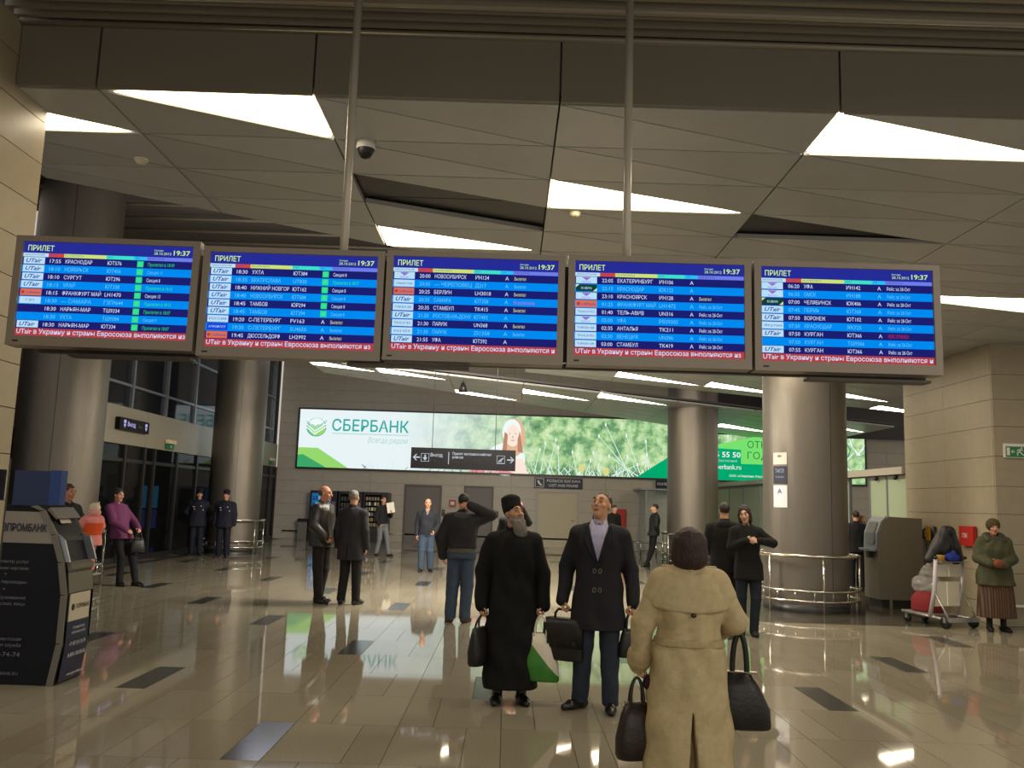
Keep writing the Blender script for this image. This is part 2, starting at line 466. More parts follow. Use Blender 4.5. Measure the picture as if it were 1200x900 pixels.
for b in range(len(BAYS) - 1):
    l, r = BAYS[b], BAYS[b + 1]
    for k in range(0, 19):
        quad = [(l, rowA(k, l)), (r, rowA(k, r)), (r, rowA(k + 1, r)), (l, rowA(k + 1, l))]
        for st, tri in (('u', [quad[0], quad[1], quad[2]]), ('l', [quad[0], quad[2], quad[3]])):
            if l < 0.2: tri = clip(tri, 0.63, -1, 10.2)                       # oblique edge over the doors side
            if len(tri) < 3 or not in_view(tri): continue
            sty = 'lamp' if LIT_A.get((b, k)) == st else 'dark' if DARK_A.get((b, k)) == st else 'p'
            ceiling_piece(tri, sty, ('A', b, k), cnt); cnt += 1
            if sty != 'dark': backing.prism([(x, y, ZC + 0.075) for x, y in tri], (0, 0, 0.05))
    for j in range(0, 16):
        quad = [(l, rowB(j, l)), (r, rowB(j, r)), (r, rowB(j + 1, r)), (l, rowB(j + 1, l))]
        for st, tri in (('u', [quad[0], quad[1], quad[2]]), ('l', [quad[0], quad[2], quad[3]])):
            tri = clip(tri, 1.05, -1, 23.9); 
            if len(tri) >= 3: tri = clip(tri, 0, -1, YB - 0.02)
            if len(tri) < 3 or not in_view(tri): continue
            sty = 'lamp' if LIT_B.get((b, j)) == st else 'p'
            ceiling_piece(tri, sty, ('B', b, j), cnt); cnt += 1
            backing.prism([(x, y, ZC + 0.075) for x, y in tri], (0, 0, 0.05))
backing.build('ceiling_backing', M_slab, faceted, kind='stuff')
# fascia where the faceted ceiling meets the slatted one, in separate boards
xs = [-3.5] + BAYS[1:6] + [6.9, 9.5]
for a, b in zip(xs[:-1], xs[1:]):
    MB().box(a + 0.008, b - 0.008, 5.70, 5.735, ZC, 4.84).build('fascia_board', M_fascia, faceted)
MB().box(-3.5, 9.5, 5.735, 5.745, ZC + 0.08, 5.05).build('fascia_backing', M_slab, faceted)

# ------------------------------------------------------------------ glazed facade on the left: doors, band, upper windows
fac = empty('wall_facade', kind='structure')
Y0f, Y1f = 16.0, YB
ybs = [16.2, 18.75, 21.3, 23.85, 26.4, 28.95, 31.5, 33.4]
for a, b in zip(ybs[:-1], ybs[1:]):
    MB().box(XL - 0.12, XL, a + 0.006, b - 0.006, 2.68, 3.54).build('band_panel', M_grey if False else mat('band_paint', (150, 143, 128), rough=0.42), fac)
def mull(y, z0, z1, w=0.07, m=M_alu): MB().box(XL - 0.10, XL + 0.05, y - w / 2, y + w / 2, z0, z1).build('mullion', m, fac)
yw = 16.2
wy = []
while yw < 33.3: wy.append(yw); yw += 1.02
for y_ in wy[::2]: mull(y_, 3.54, 7.0, 0.09)
for a, b in zip(wy[::2][:-1], wy[::2][1:]):
    for zt in (4.02, 5.2):
        MB().box(XL - 0.08, XL + 0.03, a + 0.045, b - 0.045, zt, zt + 0.06).build('transom', M_alu, fac)
    for z0, z1 in ((3.54, 4.02), (4.08, 5.2), (5.26, 7.0)):
        MB().box(XL - 0.03, XL - 0.02, a + 0.045, b - 0.045, z0, z1).build('window_pane', M_glassupper, fac)
# entrance: dark frames with glass leaves
dy = [16.2, 17.5, 18.75, 20.2, 21.3, 21.9, 23.4, 24.9, 26.4, 27.7, 29.0, 30.2, 31.4, 32.6, 33.4]
for i, y_ in enumerate(dy): MB().box(XL - 0.09, XL + 0.03, y_ - 0.05, y_ + 0.05, 0, 2.68).build('door_post', M_darkalu, fac)
for a, b in zip(dy[:-1], dy[1:]):
    MB().box(XL - 0.05, XL, a + 0.05, b - 0.05, 2.28, 2.36).build('door_head', M_darkalu, fac)
    MB().box(XL - 0.03, XL - 0.02, a + 0.05, b - 0.05, 2.36, 2.66).build('fanlight_pane', M_glassdark, fac)
    MB().box(XL - 0.03, XL - 0.02, a + 0.05, b - 0.05, 0.10, 2.28).build('door_pane', M_glassdark, fac)
    MB().box(XL - 0.05, XL, a + 0.05, b - 0.05, 0.0, 0.10).build('door_kick', M_darkalu, fac)
# the vestibule beyond
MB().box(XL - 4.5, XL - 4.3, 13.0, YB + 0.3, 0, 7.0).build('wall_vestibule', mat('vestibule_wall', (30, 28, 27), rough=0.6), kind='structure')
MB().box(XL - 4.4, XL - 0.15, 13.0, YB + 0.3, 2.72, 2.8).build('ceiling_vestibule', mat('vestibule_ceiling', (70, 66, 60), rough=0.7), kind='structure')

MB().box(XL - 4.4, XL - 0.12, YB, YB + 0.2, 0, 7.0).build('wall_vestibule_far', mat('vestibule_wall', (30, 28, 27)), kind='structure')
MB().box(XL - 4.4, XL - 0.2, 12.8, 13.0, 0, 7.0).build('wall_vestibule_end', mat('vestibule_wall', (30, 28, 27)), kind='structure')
# ------------------------------------------------------------------ doors in the back wall
def door(n, x0, x1, z1, m, lab):
    d = MB().box(x0, x1, YB - 0.05, YB + 0.0, 0.0, z1).build('door_%d' % n, m, kind='structure')
    f = MB(); f.box(x0 - 0.07, x0, YB - 0.09, YB, 0, z1 + 0.08); f.box(x1, x1 + 0.07, YB - 0.09, YB, 0, z1 + 0.08); f.box(x0, x1, YB - 0.09, YB, z1, z1 + 0.08)
    f.build('door_frame', lab, d)
    h = MB(); h.tube([(x1 - 0.1, YB - 0.06, 1.0), (x1 - 0.1, YB - 0.1, 1.0), (x1 - 0.22, YB - 0.1, 1.0)], 0.012, 6); h.build('door_handle', M_chrome, d)
    return d
M_door = mat('grey_door', (104, 98, 96), rough=0.45); M_doorframe = mat('door_frame_brown', (92, 82, 70), rough=0.5)
door(1, -3.90, -2.62, 2.10, M_door, M_doorframe)
door(2, -1.62, -0.64, 2.12, M_door, M_doorframe)
d3 = door(3, 1.16, 2.62, 2.05, mat('cream_door', (188, 178, 152), rough=0.45), mat('pale_frame', (170, 166, 156), rough=0.4))
MB().box(1.10, 2.72, YB - 0.10, YB - 0.02, 2.05, 2.18).build('door_lintel', mat('pale_frame', (170, 166, 156)), d3)

# ------------------------------------------------------------------ frosted glass screen on the right with its canopy
scr = empty('wall_glass_screen', kind='structure')
MB().box(7.55, 7.95, 16.8, YB - 0.05, 2.42, 2.56).build('canopy', mat('canopy_paint', (176, 170, 156), rough=0.4), scr)
py = [16.8, 17.7, 18.55]
py2 = [19.65, 21.4, 23.2, 25.0, 26.8, 28.6, 30.4, 32.2, 33.4]
for seq in (py, py2):
    for a, b in zip(seq[:-1], seq[1:]):
        MB().box(7.66, 7.675, a + 0.02, b - 0.02, 0.06, 2.34).build('screen_pane', M_frost, scr)
    for y_ in seq: MB().box(7.64, 7.70, y_ - 0.025, y_ + 0.025, 0, 2.42).build('screen_post', M_alu, scr)
    MB().box(7.64, 7.70, seq[0], seq[-1], 2.34, 2.42).build('screen_rail', M_grey, scr)
for y_ in (17.2, 18.1, 20.2, 22.0, 24.2):
    MB().ball((7.6, y_, 2.36), 0.05, seg=8).build('spotlight', M_black, scr)
MB().box(7.7, XR, YB - 0.30, YB - 0.28, 4.45, 7.0).build('wall_upper_right', M_slab, kind='structure')

# ------------------------------------------------------------------ columns with cladding shells and guard rails
def column(x, y, label, top=7.0, papers=False):
    c = empty('clad_column', (x, y, 0), 0, label, 'column', 'steel clad columns of the hall')
    R = 0.70
    for i in range(3):
        a0 = math.radians(-72 + 120 * i) + 0.006; a1 = math.radians(-72 + 120 * (i + 1)) - 0.006
        MB().lathe([(R, 0.12), (R, top)], seg=22, a0=a0, a1=a1).build('cladding_shell', M_steel, c)
    MB().lathe([(R - 0.01, 0.0), (R - 0.01, top)], seg=48).build('core', M_darkalu, c)
    MB().lathe([(R + 0.004, 0.0), (R + 0.004, 0.12), (R - 0.02, 0.12)], seg=48).build('plinth', M_darkalu, c)
    g = empty('guard_rail', (x, y, 0), 0, label.replace('column', 'column guard rail', 1) if False else 'ring of steel guard rails around the ' + label, 'guard rail', 'guard rails round the columns')
    Rr = 0.86
    for z, r in ((0.92, 0.028), (0.36, 0.022), (0.20, 0.022)):
        pts = [(Rr * math.cos(a), Rr * math.sin(a), z) for a in np.linspace(0, 2 * math.pi, 40, endpoint=False)]
        MB().tube(pts, r, 8, closed=True).build('rail_ring', M_chrome, g)
    for i in range(6):
        a = math.radians(-150 + 60 * i)
        px, py_ = Rr * math.cos(a), Rr * math.sin(a)
        MB().tube([(px, py_, 0), (px, py_, 0.92)], 0.02, 8).build('rail_post', M_chrome, g)
    for i in range(16):
        a = math.radians(-160 + 20 * i); px, py_ = Rr * math.cos(a), Rr * math.sin(a)
        MB().tube([(px, py_, 0.20), (px, py_, 0.36)], 0.009, 6).build('rail_spacer', M_chrome, g)
    return c
column(5.14, 15.2, 'big steel column right of centre')
column(5.14, 24.5, 'far steel column behind the trench coat')
column(-7.63, 24.5, 'far left steel column behind the officers')
column(-7.85, 15.2, 'near left steel column beside the purple jacket')
# ------------------------------------------------------------------ row of arrivals screens
G_bg = glow('screen_navy', (38, 44, 150)); G_row = glow('screen_dark_row', (28, 30, 112)); G_lt = glow('screen_light_row', (0, 138, 240))
G_hdr = [glow('screen_head_%d' % i, c) for i, c in enumerate([(190, 225, 245), (205, 70, 60), (205, 225, 120), (60, 225, 205), (40, 190, 250), (110, 125, 235)])]
G_tick = glow('screen_ticker', (178, 62, 66)); G_yel = glow('screen_yellow', (205, 240, 150)); G_txt = glow('screen_text', (205, 215, 245))
G_txt2 = glow('screen_text_pale', (90, 195, 250)); G_grn = glow('screen_green', (50, 225, 130)); G_grn2 = glow('screen_green_text', (40, 200, 110))
G_logo = glow('screen_logo_cell', (185, 222, 248)); G_logotxt = glow('screen_logo_ink', (40, 60, 150)); G_lh = glow('screen_orange', (215, 110, 85))
G_kub = glow('screen_dark_green', (20, 62, 58)); G_aer = glow('screen_royal', (20, 70, 220)); G_hd_ink = glow('screen_head_ink', (60, 70, 150)); G_redtxt = glow('screen_red_text', (190, 40, 70)); G_purp = glow('screen_purple', (150, 110, 210)); G_noteyel = glow('screen_note_yellow', (200, 205, 150))
SM = [G_bg, G_row, G_lt] + G_hdr + [G_tick, G_yel, G_txt, G_txt2, G_grn, G_grn2, G_logo, G_logotxt, G_lh, G_kub, G_aer, G_hd_ink, G_redtxt, G_purp, G_noteyel]
I = {k: i for i, k in enumerate(['bg', 'row', 'lt', 'h0', 'h1', 'h2', 'h3', 'h4', 'h5', 'tick', 'yel', 'txt', 'txt2', 'grn', 'grn2', 'logo', 'ink', 'lh', 'kub', 'aer', 'hink', 'red', 'purp', 'ny'])}
M_bezel = mat('screen_housing', (150, 138, 124), rough=0.42); M_bezel2 = mat('screen_housing_dark', (60, 54, 48), rough=0.5)
U, L_, K, R_, N_ = 'UTair', 'Lufthansa', 'KUBAN', 'ИрАэро', 'ТРАНСАЭРО'
BOARDS = [
 [(U, '17:55', 'КРАСНОДАР', 'ЮТ576', 'Я', 'Прилетел в 18:49', 'grn2'), (U, '18:10', 'НОЯБРЬСК', 'ЮТ406', 'Я', 'Секция 11', 0), (U, '18:10', 'СУРГУТ', 'ЮТ296', 'Я', 'Секция 8', 0), (U, '18:15', 'УРАЙ', 'ЮТ338', 'Я', 'Прилетел в 19:15', 'grn'), (L_, '18:15', 'ФРАНКФУРТ МАЙ', 'LH1470', 'Я', 'Секция 13', 0), ('ГЗП', '18:30', '--- САМАРА', 'ГЗП9644', 'Я', 'Прилетел в 18:15', 'grn'), ('', '18:30', 'НАРЬЯН-МАР', 'ТШ9334', 'Я', 'Прилетел в 18:07', 'grn2'), ('', '18:30', 'УХТА', 'ТШ9384', 'Я', 'Секция 9', 0), (U, '18:30', 'НАРЬЯН-МАР', 'ЮТ334', 'Я', 'Прилетел в 18:07', 'grn2')],
 [(U, '18:30', 'УХТА', 'ЮТ384', 'Я', 'Секция 8', 0), (U, '18:35', 'БРАТИСЛАВА', 'UT830', 'Я', 'Прилетел в 18:37', 'grn'), (U, '18:40', 'НИЖНИЙ НОВГОР', 'ЮТ162', 'Я', 'Секция 8', 0), (U, '18:40', 'НОВОСИБИРСК', 'ЮТ584', 'Я', 'Секция 8', 0), (U, '18:45', 'ТАМБОВ', 'ЮР294', 'Я', 'Секция 8', 0), (U, '18:45', 'ТАМБОВ', 'ЮТ294', 'Я', 'Секция 8', 0), ('РОССИЯ', '19:20', 'С-ПЕТЕРБУРГ', 'FV163', 'A', 'Вылетел', 'ny'), ('АЭРОФЛОТ', '19:20', 'С-ПЕТЕРБУРГ', 'SU4650', 'A', 'Вылетел', 0), (L_, '19:45', 'ДЮССЕЛЬДОРФ', 'LH2992', 'A', 'Вылетел', 'ny')],
 [(R_, '20:00', 'НОВОСИБИРСК', 'ИН124', 'A', 'Вылетел', 'ny'), ('Северсталь', '20:05', '--- ЧЕРЕПОВЕЦ', 'Д217', 'A', 'Вылетел', 0), (L_, '20:25', 'БЕРЛИН', 'LH3018', 'A', 'Вылетел', 'ny'), (U, '20:35', 'САМАРА', 'ЮТ358', 'A', 'По расписанию', 'purp'), ('TURKISH AIR', '20:35', 'СТАМБУЛ', 'TK415', 'A', 'Вылетел', 'ny'), (U, '21:20', 'РОСТОВ-НА-ДОНУ', 'ЮТ492', 'A', '', 0), (N_, '21:30', 'ПАРИЖ', 'UN368', 'A', 'Вылетел', 'ny'), ('AIGLE AZUR', '21:30', 'ПАРИЖ', 'ZI1358', 'A', 'Вылетел', 0), (U, '21:55', 'УФА', 'ЮТ592', 'A', '', 0)],
 [(R_, '22:05', 'ЕКАТЕРИНБУРГ', 'ИН106', 'A', '', 0), (K, '22:15', 'КРАСНОДАР', 'ЮК122', 'A', '', 0), (R_, '23:10', 'КРАСНОЯРСК', 'ИН128', 'A', 'Вылетел', 'ny'), (L_, '01:25', 'ФРАНКФУРТ МАЙ', 'LH1472', 'A', 'Рейс за 28-Окт', 0), (N_, '01:40', 'ТЕЛЬ-АВИВ', 'UN316', 'A', 'Рейс за 28-Окт', 0), (R_, '02:00', 'УФА', 'РВ39305', 'A', 'Рейс за 28-Окт', 0), ('TURKISH AIR', '02:35', 'АНТАЛЬЯ', 'TK211', 'A', 'Рейс за 28-Окт', 0), (N_, '02:30', 'ВЕНЕЦИЯ', 'UN396', 'A', 'Рейс за 28-Окт', 0), ('TURKISH AIR', '03:00', 'СТАМБУЛ', 'TK419', 'A', 'Рейс за 28-Окт', 0)],
 [(R_, '06:20', 'УФА', 'ИН142', 'A', 'Рейс за 28-Окт', 0), (R_, '06:35', 'ОМСК', 'ИН188', 'A', 'Рейс за 28-Окт', 0), (K, '07:00', 'ЧЕЛЯБИНСК', 'ЮК406', 'A', 'Рейс за 28-Окт', 0), (U, '07:45', 'ПЕРМЬ', 'ЮТ368', 'A', 'Рейс за 28-Окт', 0), (U, '07:50', 'ВОРОНЕЖ', 'ЮТ102', 'A', 'Рейс за 28-Окт', 0), ('Якутия', '07:50', 'КРАСНОДАР', 'ЯК725', 'A', 'Рейс за 28-Окт', 0), (U, '07:50', 'КУРГАН', 'ЮТ366', 'A', 'РЕЙС ОТМЕНЕН', 'red'), ('', '07:50', 'КУРГАН', 'ТШ9366', 'A', 'Рейс за 28-Окт', 0), (U, '07:55', 'КУРГАН', 'ЮТ366', 'A', 'Рейс за 28-Окт', 0)]]
TICK = ['UTair в Украину и страны Евросоюза выполняются из', 'UTair в Украину и страны Евросоюза выполняются из', 'UTair в Украину и страны Евросоюза выполняются и', 'UTair в Украину и страны Евросоюза выполняются из', 'UTair в Украину и страны Евросоюза выполняются и']
BOARD_LABEL = ['leftmost arrivals screen, its flights marked with green status squares', 'second arrivals screen from left, starting with the 18:30 flight', 'middle arrivals screen, starting with the 20:00 flight', 'fourth arrivals screen from left, starting with the 22:05 flight', 'rightmost arrivals screen, starting with the 06:20 flight']
BY = 4.9
def monitor(n, xc, zc, tilt, W):
    H = 0.645; sw, sh = 0.985 * (W / 1.065), 0.556
    root = empty('arrivals_screen', (xc, BY, zc), 0, BOARD_LABEL[n], 'screen', 'arrivals screens in the hanging row')
    root.rotation_euler = (0, tilt, 0)
    h = MB()
    t = (H - sh) / 2; s = (W - sw) / 2
    h.box(-W / 2, W / 2, 0, 0.12, H / 2 - t + 0.012, H / 2); h.box(-W / 2, W / 2, 0, 0.12, -H / 2, -H / 2 + t + 0.012)
    h.box(-W / 2, -W / 2 + s, 0, 0.12, -H / 2 + t + 0.012, H / 2 - t + 0.012); h.box(W / 2 - s, W / 2, 0, 0.12, -H / 2 + t + 0.012, H / 2 - t + 0.012)
    h.box(-W / 2 + s, W / 2 - s, 0.035, 0.12, -H / 2 + t, H / 2 - t)
    h.build('housing', M_bezel, root)
    MB().box(-0.49, -0.46, -0.004, 0.001, -0.302, -0.294).build('maker_plate', M_black, root)
    sc = MB(); y0 = 0.02; zo = 0.012; kx = W / 1.065; l0 = -0.985 / 2
    def rect(u0, u1, v0, v1, mi, d=0): sc.quad((u0, y0 - d, v0 + zo), (u1, y0 - d, v0 + zo), (u1, y0 - d, v1 + zo), (u0, y0 - d, v1 + zo), I[mi])
    def txt(s, u, v, h_, mi, d=0.004, width=None, align='l', shear=0, bold=0): sc2.text(s, (u, y0 - d, v + zo), (1, 0, 0), (0, 0, 1), h_, I[mi], width, align, shear, bold)
    sc2 = MB()
    l, r, tp, bt = -0.985 / 2, 0.985 / 2, sh / 2, -sh / 2
    rect(l, r, bt, tp, 'bg')
    txt('ПРИЛЕТ', l + 0.025, tp - 0.052, 0.031, 'yel', bold=0.01, width=0.15)
    txt('Сегодня', l + 0.755, tp - 0.031, 0.009, 'yel'); txt('28.10.2012', l + 0.755, tp - 0.052, 0.015, 'yel', width=0.10)
    txt('19:37', l + 0.868, tp - 0.052, 0.028, 'yel', bold=0.015, width=0.095)
    zt = tp - 0.066
    cols = [(0, .145, 'h0', 'АВИАКОМПАНИЯ'), (.145, .235, 'h1', 'ВРЕМЯ'), (.235, .48, 'h2', 'ИЗ АЭРОПОРТА'), (.48, .64, 'h3', 'РЕЙС'), (.64, .715, 'h4', 'ТЕР'), (.715, .985, 'h5', 'ПРИМЕЧАНИЕ')]
    for a, b, m_, s_ in cols:
        rect(l + a, l + b, zt - 0.022, zt, m_, 0.001); txt(s_, l + a + 0.008, zt - 0.016, 0.0095, 'hink')
    rh = 0.0468; z = zt - 0.022
    for i, (lg, tm, city, fl, st, note, nc) in enumerate(BOARDS[n]):
        light = i % 2 == 1; z1, z0 = z, z - rh; tc = 'txt2' if light else 'txt'
        rect(l, r, z0, z1, 'lt' if light else 'row', 0.001)
        vb = z0 + 0.012
        if lg:
            cell = {L_: 'lh', K: 'kub', 'АЭРОФЛОТ': 'aer'}.get(lg, 'logo')
            rect(l + 0.006, l + 0.128, z0 + 0.004, z1 - 0.003, cell, 0.002)
            if lg == U: txt(lg, l + 0.018, z0 + 0.013, 0.023, 'ink', 0.004, width=0.09, shear=0.35, bold=0.02)
            elif lg == R_:
                sc2.add([(l + 0.04, y0 - 0.004, z1 - 0.006 + zo), (l + 0.067, y0 - 0.004, z0 + 0.02 + zo), (l + 0.094, y0 - 0.004, z1 - 0.006 + zo)], [(0, 1, 2)], I['purp'])
                txt('ИрАэро', l + 0.067, z0 + 0.008, 0.010, 'purp', align='c')
            elif lg == L_:
                sc2.add([(l + 0.022 + 0.010 * math.cos(a), y0 - 0.004, z0 + 0.023 + zo + 0.010 * math.sin(a)) for a in np.linspace(0, 6.283, 12, endpoint=False)], [tuple(range(12))], I['tick'])
                txt(lg, l + 0.042, z0 + 0.016, 0.014, 'hink', width=0.078, bold=0.01)
            elif lg == K:
                sc2.add([(l + 0.006, y0 - 0.004, z1 - 0.003 + zo), (l + 0.006, y0 - 0.004, z1 - 0.021 + zo), (l + 0.026, y0 - 0.004, z1 - 0.003 + zo)], [(0, 1, 2)], I['yel'])
                sc2.add([(l + 0.128, y0 - 0.004, z0 + 0.004 + zo), (l + 0.128, y0 - 0.004, z0 + 0.024 + zo), (l + 0.106, y0 - 0.004, z0 + 0.004 + zo)], [(0, 1, 2)], I['yel'])
                txt(lg, l + 0.067, z0 + 0.016, 0.014, 'h0', width=0.06, align='c')
            else:
                txt(lg, l + 0.067, z0 + 0.017, 0.013, 'logo' if cell == 'aer' else 'ink', width=0.10 if len(lg) > 5 else 0.05, align='c', shear=0.2 if lg in ('Северсталь', 'Якутия') else 0)
        txt(tm, l + 0.158, vb, 0.022, tc, bold=0.004, width=0.064)
        txt(city, l + 0.248, vb, 0.022, tc, bold=0.004, width=min(0.225, 0.0172 * len(city)))
        txt(fl, l + 0.492, vb, 0.022, tc, bold=0.004, width=0.0145 * len(fl) + 0.008)
        if st == 'Я':
            rect(l + 0.662, l + 0.698, z0 + 0.006, z1 - 0.006, 'grn', 0.002); txt('Я', l + 0.672, vb, 0.02, 'h3', 0.005)
        else: txt('A', l + 0.670, vb, 0.022, tc, bold=0.004)
        if note: txt(note, l + 0.725, vb, 0.020, nc if nc else tc, bold=0.0, width=0.0093 * len(note) + 0.004)
        z = z0
    rect(l, r, bt, z, 'tick', 0.001)
    txt(TICK[n], l + 0.01, bt + 0.014, 0.027, 'txt', width=0.985 - 0.02 - 0.01 * (n % 2), bold=0.012)
    for q in (sc, sc2): q.v = [(a * kx, b, c_) for a, b, c_ in q.v]
    p = sc.build('display', SM, root)
    sc2.build('display_lettering', SM, p, kind='stuff')
for n, (xc, zc, t, W) in enumerate([(-2.365, 2.768, 0.004, 1.068), (-1.284, 2.742, 0.000, 1.05), (-0.230, 2.752, 0.0, 1.032), (0.836, 2.760, -0.004, 1.058), (1.920, 2.762, -0.004, 1.075)]):
    monitor(n, xc, zc, t, W)
car = empty('screen_carrier', (0, 5.05, 0), 0, 'steel carrier bar with two poles holding up the arrivals screens', 'carrier')
MB().box(-2.78, 2.42, -0.015, 0.03, 2.43, 2.46).build('lower_bar', M_bezel2, car)
MB().box(-2.78, 2.42, 0.0, 0.05, 3.0, 3.05).build('upper_bar', M_bezel2, car)
MB().box(-2.70, 2.34, 0.0, 0.012, 2.47, 3.0).build('back_plate', M_bezel2, car)
for x in (-1.035, 0.662): MB().tube([(x, 0.025, 2.44), (x, 0.025, 4.832)], 0.025, 12).build('pole', M_pole, car)
for x in (-2.2, -0.6, 2.05): MB().box(x - 0.35, x + 0.35, -0.12, -0.02, 2.398, 2.412).build('cable_tray', M_bezel2, car)

# ------------------------------------------------------------------ light box with the bank's advertisement along the back wall
def adv_foliage():
    m = bpy.data.materials.new('advert_print'); m.use_nodes = True; nt = m.node_tree; nt.nodes.remove(nt.nodes['Principled BSDF'])
    tc = nt.nodes.new('ShaderNodeTexCoord'); n1 = nt.nodes.new('ShaderNodeTexNoise'); n1.inputs['Scale'].default_value = 1.6; n1.inputs['Detail'].default_value = 7; n1.inputs['Roughness'].default_value = 0.65
    nt.links.new(tc.outputs['Object'], n1.inputs['Vector'])
    r = nt.nodes.new('ShaderNodeValToRGB'); cr = r.color_ramp
    cols = [(0.30, (78, 120, 90)), (0.42, (112, 160, 112)), (0.50, (165, 206, 145)), (0.58, (200, 228, 172)), (0.70, (236, 246, 226))]
    cr.elements[0].position = cols[0][0]; cr.elements[0].color = lin(cols[0][1]); cr.elements[1].position = cols[-1][0]; cr.elements[1].color = lin(cols[-1][1])
    for p_, c_ in cols[1:-1]: e = cr.elements.new(p_); e.color = lin(c_)
    nt.links.new(n1.outputs[0], r.inputs[0])
    sx = nt.nodes.new('ShaderNodeSeparateXYZ'); nt.links.new(tc.outputs['Object'], sx.inputs[0])
    mr = nt.nodes.new('ShaderNodeMapRange'); mr.inputs[1].default_value = -4.2; mr.inputs[2].default_value = 1.2
    n2 = nt.nodes.new('ShaderNodeTexNoise'); n2.inputs['Scale'].default_value = 0.5; nt.links.new(tc.outputs['Object'], n2.inputs['Vector'])
    ad = nt.nodes.new('ShaderNodeMath'); ad.operation = 'MULTIPLY_ADD'; ad.inputs[1].default_value = 2.6; nt.links.new(n2.outputs[0], ad.inputs[0])
    ax = nt.nodes.new('ShaderNodeMath'); ax.operation = 'ADD'; ax.inputs[1].default_value = -1.3; nt.links.new(sx.outputs[0], ax.inputs[0])
    nt.links.new(ax.outputs[0], ad.inputs[2]); nt.links.new(ad.outputs[0], mr.inputs[0])
    mx = nt.nodes.new('ShaderNodeMix'); mx.data_type = 'RGBA'; mx.inputs[6].default_value = lin((232, 244, 246))
    nt.links.new(mr.outputs[0], mx.inputs[0]); nt.links.new(r.outputs[0], mx.inputs[7])
    e = nt.nodes.new('ShaderNodeEmission'); e.inputs[1].default_value = 1.0; nt.links.new(mx.outputs[2], e.inputs[0])
    nt.links.new(e.outputs[0], nt.nodes['Material Output'].inputs[0]); return m
A = lambda n, c, s=1.0: glow('advert_' + n, c, s)
bb = empty('light_box', (0, 33.35, 0), 0, 'long backlit bank advertisement high on the back wall', 'billboard')
fr = MB(); fr.box(-8.16, 13.66, 0.0, 0.15, 2.66, 2.72); fr.box(-8.16, 13.66, 0.0, 0.15, 4.93, 4.99); fr.box(-8.16, -8.10, 0.0, 0.15, 2.72, 4.93); fr.box(13.6, 13.66, 0.0, 0.15, 2.72, 4.93)
fr.build('box_frame', M_darkalu, bb)
pr = MB()
pr.quad((-8.1, 0.02, 2.72), (13.6, 0.02, 2.72), (13.6, 0.02, 4.93), (-8.1, 0.02, 4.93))
pr = pr.build('print', adv_foliage(), bb)
ad = MB(); AM = [A('teal', (40, 170, 160)), A('grass_green', (150, 215, 110)), A('deep_green', (60, 165, 105)), A('emerald', (0, 168, 110)), A('lime', (120, 225, 110)), A('white', (240, 250, 248)), A('skin', (255, 232, 215)), A('hair', (225, 185, 150)), A('blade', (215, 240, 225)), A('pale_text', (170, 215, 205)), A('ink_green', (40, 120, 60)), A('seed', (225, 215, 140)), A('rose', (235, 150, 150)), A('blade_dark', (90, 120, 95)), A('haze', (225, 240, 235)), A('hair_dark', (190, 135, 110))]
def P(x, z, d): return (x, 0.02 - d, z)
def apoly(pts, mi, d): ad.add([P(x, z, d) for x, z in pts], [tuple(range(len(pts)))], mi)
def disc(x, z, rx, rz, mi, d, a0=0, a1=2 * math.pi, n=28): apoly([(x + rx * math.cos(a), z + rz * math.sin(a)) for a in np.linspace(a0, a1, n)], mi, d)
# left corner shapes
apoly([(-8.1, 2.72), (-8.1, 3.46), (-7.35, 3.46), (-6.15, 2.72)], 1, 0.004)
apoly([(-8.1, 2.72), (-8.1, 3.18), (-7.9, 3.2), (-7.0, 2.72)], 2, 0.006)
# emblem: a disc with a stacked tick cut into it
disc(-7.45, 4.25, 0.38, 0.36, 0, 0.004); disc(-7.43, 4.21, 0.33, 0.29, 1, 0.006)
disc(-7.45, 4.32, 0.31, 0.28, 5, 0.007, 0.12, math.pi - 0.12)
for k in range(4):
    zz = 4.52 - 0.11 * k
    apoly([(-7.83, zz + 0.08), (-7.5, zz - 0.17), (-7.06, zz + 0.13), (-7.06, zz + 0.07), (-7.5, zz - 0.235), (-7.83, zz + 0.02)], 5 if k != 1 else 9, 0.009)
ad.text('СБЕРБАНК', P(-6.85, 4.14, 0.006), (1, 0, 0), (0, 0, 1), 0.43, 0, width=2.95, bold=0.012)
ad.add([P(-6.83, 4.02, .005), P(-3.92, 4.02, .005), P(-3.92, 4.05, .005), P(-6.83, 4.05, .005)], [(0, 1, 2, 3)], 9)
ad.text('Всегда рядом', P(-5.45, 3.72, 0.006), (1, 0, 0), (0, 0, 1), 0.20, 9, width=1.5, shear=0.2)
# pictured girl leaning in from the left, behind the hanging sign
disc(-0.15, 3.25, 0.75, 0.62, 5, 0.004); disc(0.16, 4.10, 0.42, 0.74, 7, 0.006); disc(0.05, 4.30, 0.36, 0.5, 5, 0.007)
disc(0.10, 4.16, 0.27, 0.42, 6, 0.009); apoly([(-0.22, 4.3), (-0.3, 3.5), (-0.12, 3.62), (-0.1, 4.2)], 15, 0.010); apoly([(0.36, 4.35), (0.5, 3.5), (0.3, 3.55), (0.28, 4.0)], 15, 0.010)
disc(-0.02, 4.24, 0.035, 0.018, 15, 0.011); disc(0.2, 4.24, 0.035, 0.018, 15, 0.011); disc(0.1, 3.98, 0.09, 0.022, 12, 0.011); apoly([(0.09, 4.18), (0.06, 4.08), (0.13, 4.08)], 12, 0.0105)
apoly([(-0.5, 2.72), (-0.4, 3.2), (0.5, 3.3), (0.75, 2.72)], 6, 0.0045); apoly([(-1.6, 2.72), (-1.3, 2.86), (-0.2, 2.86), (0.2, 2.72)], 12, 0.012)
